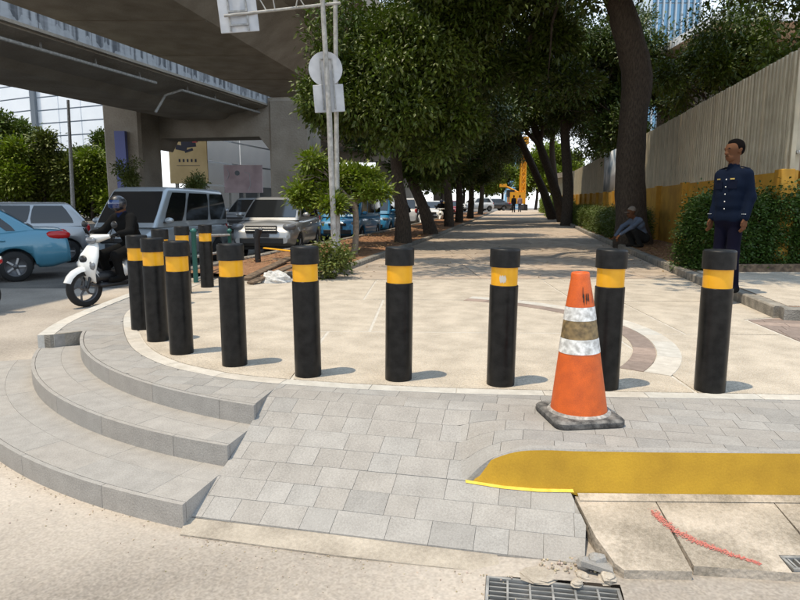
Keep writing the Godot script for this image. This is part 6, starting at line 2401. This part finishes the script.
func build_fence():
	var o := thing("boundary_fence", "tall cream slat fence on an ochre yellow wall beside the footpath", "fence")
	# wall along the path then turning away to the right
	var fx := func(d: float): return 4.25 + KX * d
	var d := 10.1
	var n := 0
	while d < 70.0:
		var l := 3.0
		var m := mb()
		var a := Vector3(fx.call(d), 0, -d)
		var b := Vector3(fx.call(d + l), 0, -(d + l))
		var y0 := rise(d)
		var r := []
		for e in [a, b]:
			var yy := rise(-e.z)
			r.append([e + Vector3(0, yy - 0.1, 0), e + Vector3(0, yy + 1.7, 0), e + Vector3(0.2, yy + 1.72, 0), e + Vector3(0.2, yy - 0.1, 0)])
		r[1][0].z += 0.02; r[1][1].z += 0.02; r[1][2].z += 0.02; r[1][3].z += 0.02
		m.loft(r, true, true)
		part("wall_panel", m.done(), M.fencewall, o)
		m = mb()
		m.box(a + Vector3(-0.02, y0 + 0.81, 0.0), Vector3(0.2, 1.84, 0.3), Basis.from_euler(Vector3(0, -0.19, 0)), 0.01)
		part("wall_pier", m.done(), M.fencewall, o)
		d += l
	for i in 4:
		var m := mb()
		m.box(Vector3(fx.call(10.1) + 0.35 + 1.5 + i * 3.0, rise(10) + 0.81, -10.28), Vector3(2.98, 1.82, 0.2), Basis.IDENTITY, 0.01)
		part("wall_panel", m.done(), M.fencewall, o)
	var sm := mb()
	sm.box(Vector3.ZERO, Vector3(0.075, 1.9, 0.1), Basis.from_euler(Vector3(0, -0.19, 0)), 0.008)
	var slat := sm.done()
	var far := mb()
	d = 10.15
	n = 0
	while d < 69.5:
		var at := Vector3(fx.call(d) + 0.09, rise(d) + 1.71 + 0.93, -d)
		if n < 285:
			var s := part("slat", slat, M.fenceslat[rng.randi() % 4], o)
			s.position = at + Vector3(0, rng.randf_range(-0.01, 0.01), 0)
		else:
			far.box(at, Vector3(0.075, 1.9, 0.1))
		d += 0.165
		n += 1
	var fs := part("far_slats", far.done(), M.fenceslat[0], o)
	fs.set_meta("kind", "stuff")
	var xx: float = fx.call(10.15) + 0.22
	var sm2 := mb()
	sm2.box(Vector3.ZERO, Vector3(0.1, 1.9, 0.06), Basis.IDENTITY, 0.008)
	var slat2 := sm2.done()
	for i in 14:
		part("slat", slat2, M.fenceslat[i % 4], o).position = Vector3(xx + i * 0.19, rise(10) + 1.71 + 0.93, -10.25)
	for h in [2.0, 3.3]:
		var m := mb()
		var a := Vector3(fx.call(10.1) + 0.16, h + rise(10.1), -10.1)
		var b := Vector3(fx.call(69.0) + 0.16, h + rise(69.0), -69.0)
		var pts := []
		for k in 12: pts.append(Vector3(fx.call(lerpf(10.1, 69, k / 11.0)) + 0.17, h + rise(lerpf(10.1, 69, k / 11.0)), -lerpf(10.1, 69, k / 11.0)))
		m.tube(pts, [0.03], 6)
		m.tube([a, a + Vector3(3.0, 0, -0.2)], [0.03], 6)
		part("rail", m.done(), M.galv, o)
	# printed banner hung on the slats
	var bn := thing("banner", "white and grey printed banner hung on the slat fence", "banner")
	var bm := mb(1)
	var d0 := 26.4
	var d1 := 32.0
	var rr := []
	for k in 7:
		var dd := lerpf(d0, d1, k / 6.0)
		var wv := 0.02 * sin(k * 2.2)
		rr.append([Vector3(fx.call(dd) - 0.01 + wv, rise(dd) + 1.78, -dd), Vector3(fx.call(dd) - 0.012, rise(dd) + 2.7, -dd), Vector3(fx.call(dd) - 0.01 - wv, rise(dd) + 3.6, -dd), Vector3(fx.call(dd) + 0.012 - wv, rise(dd) + 3.6, -dd), Vector3(fx.call(dd) + 0.012 + wv, rise(dd) + 1.78, -dd)])
	bm.loft(rr, true, true)
	part("sheet", bm.done(), M.banner, bn)


func panel_wall(o: Node3D, a: Vector3, b: Vector3, y0: float, y1: float, cols: int, rows: int, m: Material, gap: float, out := 0.12):
	# a backing wall with separate cladding panels in front of it
	var dir := b - a
	var nn := Vector3(-dir.z, 0, dir.x).normalized()
	if nn.z < 0: nn = -nn
	for i in cols:
		for j in rows:
			var p := a + dir * ((i + 0.5) / cols)
			p.y = lerpf(y0, y1, (j + 0.5) / rows)
			var mm := mb()
			mm.box(p + nn * out * 0.5, Vector3(dir.length() / cols - gap, (y1 - y0) / rows - gap, out), Basis(dir.normalized(), Vector3.UP, nn))
			part("wall_panel", mm.done(), m, o)


func block(o: Node3D, called: String, c: Vector3, s: Vector3, m: Material, turn := 0.0):
	var k := mb()
	k.box(c, s, Basis.from_euler(Vector3(0, turn, 0)))
	return part(called, k.done(), m, o)


func build_city():
	# --- white panelled building, left
	var o := thing("white_building", "large white panelled building behind the roadside trees", "building")
	var a := A(-150, 207, 92.0)
	var b := A(40, 207, 72.0)
	var c2 := A(135, 207, 67.0)
	block(o, "wall", (a + c2) * 0.5 + Vector3(-4.2, 9, -8.4), Vector3(45, 20.5, 16), M.joint, 0.43)
	panel_wall(o, a, b, -1.0, 19.0, 6, 14, M.white_wall, 0.14)
	panel_wall(o, b + Vector3(0.5, 0, -0.4), c2, -1.0, 19.0, 4, 14, M.white_wall, 0.14)
	block(o, "corner_post", b + Vector3(0.25, 9, 0), Vector3(0.5, 20, 0.5), M.joint)
	# --- second white building seen below the cross beam
	var o2 := thing("warehouse", "pale blue white warehouse wall seen under the cross beam", "building")
	var a2 := A(200, 207, 66.0)
	var b2 := A(300, 207, 92.0)
	block(o2, "wall", (a2 + b2) * 0.5 + Vector3(-2.5, 6, -8), Vector3(14, 16, 10), M.joint, 0.9)
	panel_wall(o2, a2, b2, 1.0, 13.5, 3, 5, M.white_wall, 0.2)
	# dark shop front below it
	block(o2, "shop_front", (a2 + b2) * 0.5 + Vector3(1.2, 0.8, 4.0), Vector3(16, 2.6, 0.4), M.joint, 0.3)
	# --- cream billboard
	var cb := thing("cream_billboard", "tall cream advertising board with dark printed shape beside the left pier", "billboard")
	var q := A(188, 150, 52.0)
	block(cb, "board", q + Vector3(0, 0, 0), Vector3(3.1, 5.4, 0.2), M.cream, 0.0)
	var cf := q + Vector3(0, 0, 0.11)
	var pr := mb()
	for e in [[0.1, 0.05, 1.2, 0.5, 0.1], [-0.5, -0.25, 0.9, 0.4, -0.2], [0.45, 0.45, 0.8, 0.5, 0.0], [0.1, -0.45, 0.7, 0.2, 0.3]]:
		pr.box(cf + Vector3(e[0], e[1] + 0.4, 0), Vector3(e[2], e[3], 0.02 + 0.004 * absf(e[0])), Basis.from_euler(Vector3(0, 0, e[4])))
	part("printed_shape", pr.done(), M.darkprint, cb)
	pr = mb()
	pr.box(cf + Vector3(0.6, 0.7, 0.02), Vector3(0.35, 0.25, 0.02))
	part("red_patch", pr.done(), M.redprint, cb)
	pr = mb()
	for k in 5: pr.box(cf + Vector3(-0.7 + k * 0.33, -0.85, 0), Vector3(0.14, 0.24, 0.02))
	pr.box(cf + Vector3(0, -1.25, 0), Vector3(1.9, 0.04, 0.02))
	part("print_row", pr.done(), M.darkprint, cb)
	block(cb, "post", q + Vector3(-1.1, -4.0, -0.2), Vector3(0.25, 4.0, 0.25), M.steel)
	block(cb, "post", q + Vector3(1.1, -4.0, -0.2), Vector3(0.25, 4.0, 0.25), M.steel)
	# --- pink billboard
	var pb := thing("pink_billboard", "dusty pink billboard with round dark mark above the parked cars", "billboard")
	q = A(243.5, 179, 44.0)
	block(pb, "board", q, Vector3(2.65, 1.9, 0.18), M.pinkboard)
	var pf := q + Vector3(0, 0, 0.1)
	pr = mb(1)
	pr.lathe([Vector2(0.17, 0.0), Vector2(0.17, 0.02)], 18, pf + Vector3(-0.4, 0.4, 0), Basis.from_euler(Vector3(PI / 2, 0, 0)), true)
	part("round_mark", pr.done(), M.joint, pb)
	pr = mb()
	pr.tube([pf + Vector3(0.1, 0.48, 0), pf + Vector3(0.45, 0.36, 0), pf + Vector3(0.5, -0.4, 0), pf + Vector3(0.35, -0.8, 0)], [0.02], 5)
	pr.tube([pf + Vector3(-1.1, 0.7, 0), pf + Vector3(-0.95, 0.3, 0), pf + Vector3(-1.15, -0.1, 0)], [0.02], 5)
	part("printed_line", pr.done(), M.signback, pb)
	for k in [-1.0, 0.0, 1.0]: block(pb, "post", q + Vector3(k, -1.9, -0.1), Vector3(0.14, 2.0, 0.14), M.steel)
	# --- lamp pole left
	for e in [[76, 33.0, 6.2, 8, "thin pale lamp pole between the sunny trees"], [114, 45.0, 5.0, 0, "slim pole beside the blue faced pier"]]:
		var p := on_road(e[0], e[1])
		var lp := thing("lamp_pole", e[4], "pole", p)
		var m := mb(1)
		var top: Vector3 = A(e[0] - e[3], 100 if e[3] > 0 else 155, e[1]) - p
		m.tube([Vector3(0, -0.1, 0), top], [0.11, 0.07], 10)
		part("shaft", m.done(), M.galv, lp)
	# --- glass tower right
	var gt := thing("glass_tower", "blue glass office tower with vertical mullions above the fence", "tower")
	var d := 62.0
	var x0 := A(646, 100, d).x
	var x1 := A(694, 100, d).x
	block(gt, "core", Vector3((x0 + x1) / 2, 17, -d - 5.2), Vector3(x1 - x0 - 0.3, 36, 10), M.mullion)
	for i in 8:
		for j in 10:
			block(gt, "pane", Vector3(lerpf(x0, x1, (i + 0.5) / 8.0), 1.5 + j * 3.4, -d - 0.15), Vector3((x1 - x0) / 8 - 0.1, 3.3, 0.1), M.glass_tower)
	for i in 9:
		block(gt, "mullion", Vector3(lerpf(x0, x1, i / 8.0), 17, -d), Vector3(0.12, 36, 0.35), M.mullion)
	# --- far tower in the gap of the leaves
	var ft := thing("distant_tower", "pale blue distant tower glimpsed between the tree crowns", "tower")
	var q2 := A(513, 108, 190.0)
	block(ft, "shaft", Vector3(q2.x, q2.y / 2, -190), Vector3(4.8, q2.y, 6), M.glass_tower)
	for j in 9: block(ft, "floor_band", Vector3(q2.x, q2.y - 1.0 - j * 4.0, -190), Vector3(4.9, 0.5, 6.1), M.mullion)
	# --- building behind the fence
	var bf := thing("beige_building", "beige building with white roof slab behind the fence trees", "building")
	var rb := A(738, 24, 26.0)
	block(bf, "wall", Vector3(rb.x + 5.0, 4.2, -30.5), Vector3(10.0, 8.4, 6), M.cream if false else M.pier)
	block(bf, "roof_slab", Vector3(rb.x + 5.2, rb.y, -29.5), Vector3(13.0, 0.35, 9), M.white_wall)
	for k in 3:
		block(bf, "window", Vector3(rb.x + 2.0 + k * 3.0, 4.6, -27.47), Vector3(1.8, 1.8, 0.1), M.glass)
	block(bf, "column", Vector3(rb.x + 0.6, rb.y / 2, -26.2), Vector3(0.5, rb.y - 0.3, 0.5), M.fenceslat[0])
	# --- low roofs beyond the far fence
	var lr := thing("low_house", "low pale house roof beyond the far end of the fence", "house")
	var lq := A(590, 175, 60.0)
	block(lr, "wall", Vector3(lq.x + 3, 1.8, -64), Vector3(9, 4.5, 6), M.fenceslat[2])
	block(lr, "roof", Vector3(lq.x + 3, 4.3, -64), Vector3(10, 0.5, 7), M.pier)
	# --- yellow machine
	var rg := thing("drilling_rig", "orange yellow drilling rig with lattice mast at the end of the footpath", "machine")
	var dd := 82.0
	var g := A(522, 210, dd)
	g.y = rise(dd)
	var m := mb()
	for e in [[-0.3, -0.3], [0.3, -0.3], [0.3, 0.3], [-0.3, 0.3]]:
		m.tube([g + Vector3(e[0], 0.8, e[1]), g + Vector3(e[0], 9.2, e[1])], [0.09], 5)
	for k in 9:
		m.tube([g + Vector3(-0.3, 1.0 + k * 0.9, 0.3), g + Vector3(0.3, 1.9 + k * 0.9, 0.3)], [0.06], 4)
		m.tube([g + Vector3(0.3, 1.0 + k * 0.9, 0.3), g + Vector3(-0.3, 1.9 + k * 0.9, 0.3)], [0.06], 4)
	m.box(g + Vector3(0, 5.0, -0.1), Vector3(0.34, 8.0, 0.3))
	part("mast", m.done(), M.rigyellow, rg)
	block(rg, "body", g + Vector3(-0.7, 1.6, -0.6), Vector3(2.0, 1.5, 2.2), M.rigyellow)
	block(rg, "counterweight", g + Vector3(-1.5, 2.2, -0.4), Vector3(0.8, 0.9, 1.6), M.blacktrim)
	m = mb()
	m.tube([g + Vector3(-0.6, 2.3, 0.2), g + Vector3(-2.4, 3.2, 0.3)], [0.16, 0.12], 6)
	m.box(g + Vector3(-2.6, 3.2, 0.3), Vector3(0.9, 0.4, 0.4))
	part("boom", m.done(), M.rigyellow, rg)
	block(rg, "drill_head", g + Vector3(0, 8.9, 0), Vector3(1.1, 0.9, 0.9), M.rigyellow)
	block(rg, "mast_platform", g + Vector3(-0.2, 6.3, 0), Vector3(1.2, 0.25, 0.9), M.rigyellow)
	for s in [-1, 1]: block(rg, "track", g + Vector3(-0.6 + s * 0.9, 0.4, -0.6), Vector3(0.5, 0.8, 3.0), M.blacktrim)
	# --- woods closing the end of the street
	var far := [[440, 95.0], [462, 100.0], [484, 98.0], [500, 104.0], [534, 98.0], [548, 105.0], [560, 96.0], [418, 90.0]]
	var k := 0
	for e in far:
		var p := Vector3((e[0] - 400.0) / F * e[1], rise(e[1]) - 0.1, -e[1])
		tree("far_tree", "leafy tree closing the far end of the street", p, [[Vector3.ZERO, 0.25], [Vector3(0.2, 2.5, 0), 0.2], [Vector3(0, 4, 0), 0.14]], [[Vector3(-1.2, 5.0, 0), Vector3(2.6, 2.4, 2.4), 300], [Vector3(1.4, 5.6, 0), Vector3(2.6, 2.6, 2.4), 300], [Vector3(0, 7.8, 0), Vector3(2.8, 2.4, 2.6), 300]], clump("far", 22, 0.7, 0.4, 0.22), M.leaf if k % 2 else M.leafbright, 300 + k, "trees at the far end of the street")
		k += 1


func _ready():
	rng.seed = 20240611
	# --- camera
	var cam := Camera3D.new()
	cam.name = "camera"
	cam.position = Vector3(0, EYE, 0)
	cam.rotation = Vector3(-PITCH, 0, 0)
	cam.fov = rad_to_deg(2.0 * atan(300.0 / F))
	cam.near = 0.05
	cam.far = 1200.0
	add_child(cam)
	cam.current = true
	# --- sky and exposure
	var env := Environment.new()
	env.background_mode = Environment.BG_SKY
	var sky := Sky.new()
	var sm := ProceduralSkyMaterial.new()
	sm.sky_top_color = Color(0.6, 0.68, 0.77)
	sm.sky_horizon_color = Color(0.92, 0.93, 0.93)
	sm.sky_curve = 0.16
	sm.ground_bottom_color = Color(0.3, 0.27, 0.24)
	sm.ground_horizon_color = Color(0.7, 0.72, 0.74)
	sm.sky_energy_multiplier = 1.5
	sky.sky_material = sm
	env.sky = sky
	env.tonemap_mode = Environment.TONE_MAPPER_LINEAR
	env.tonemap_exposure = 1.0
	env.sdfgi_enabled = true
	env.ssao_enabled = true
	env.ssil_enabled = true
	var we := WorldEnvironment.new()
	we.name = "world"
	we.environment = env
	add_child(we)
	# --- sun: high, from the left and a little behind the camera
	var sun := DirectionalLight3D.new()
	sun.name = "sun"
	sun.light_energy = 1.4
	sun.light_color = Color(1.0, 0.94, 0.84)
	sun.light_angular_distance = 0.55
	sun.shadow_enabled = true
	add_child(sun)
	sun.look_at_from_position(Vector3.ZERO, -Vector3(-0.235, 0.89, 0.115), Vector3(0, 0, 1))

	make_materials()
	print("materials")
	build_ground()
	print("ground")
	build_viaducts()
	build_fence()
	build_city()
	print("city")
	build_street_objects()
	build_vehicles()
	print("vehicles")
	build_people()
	print("people")
	build_plants()
	print("plants")
	build_litter()
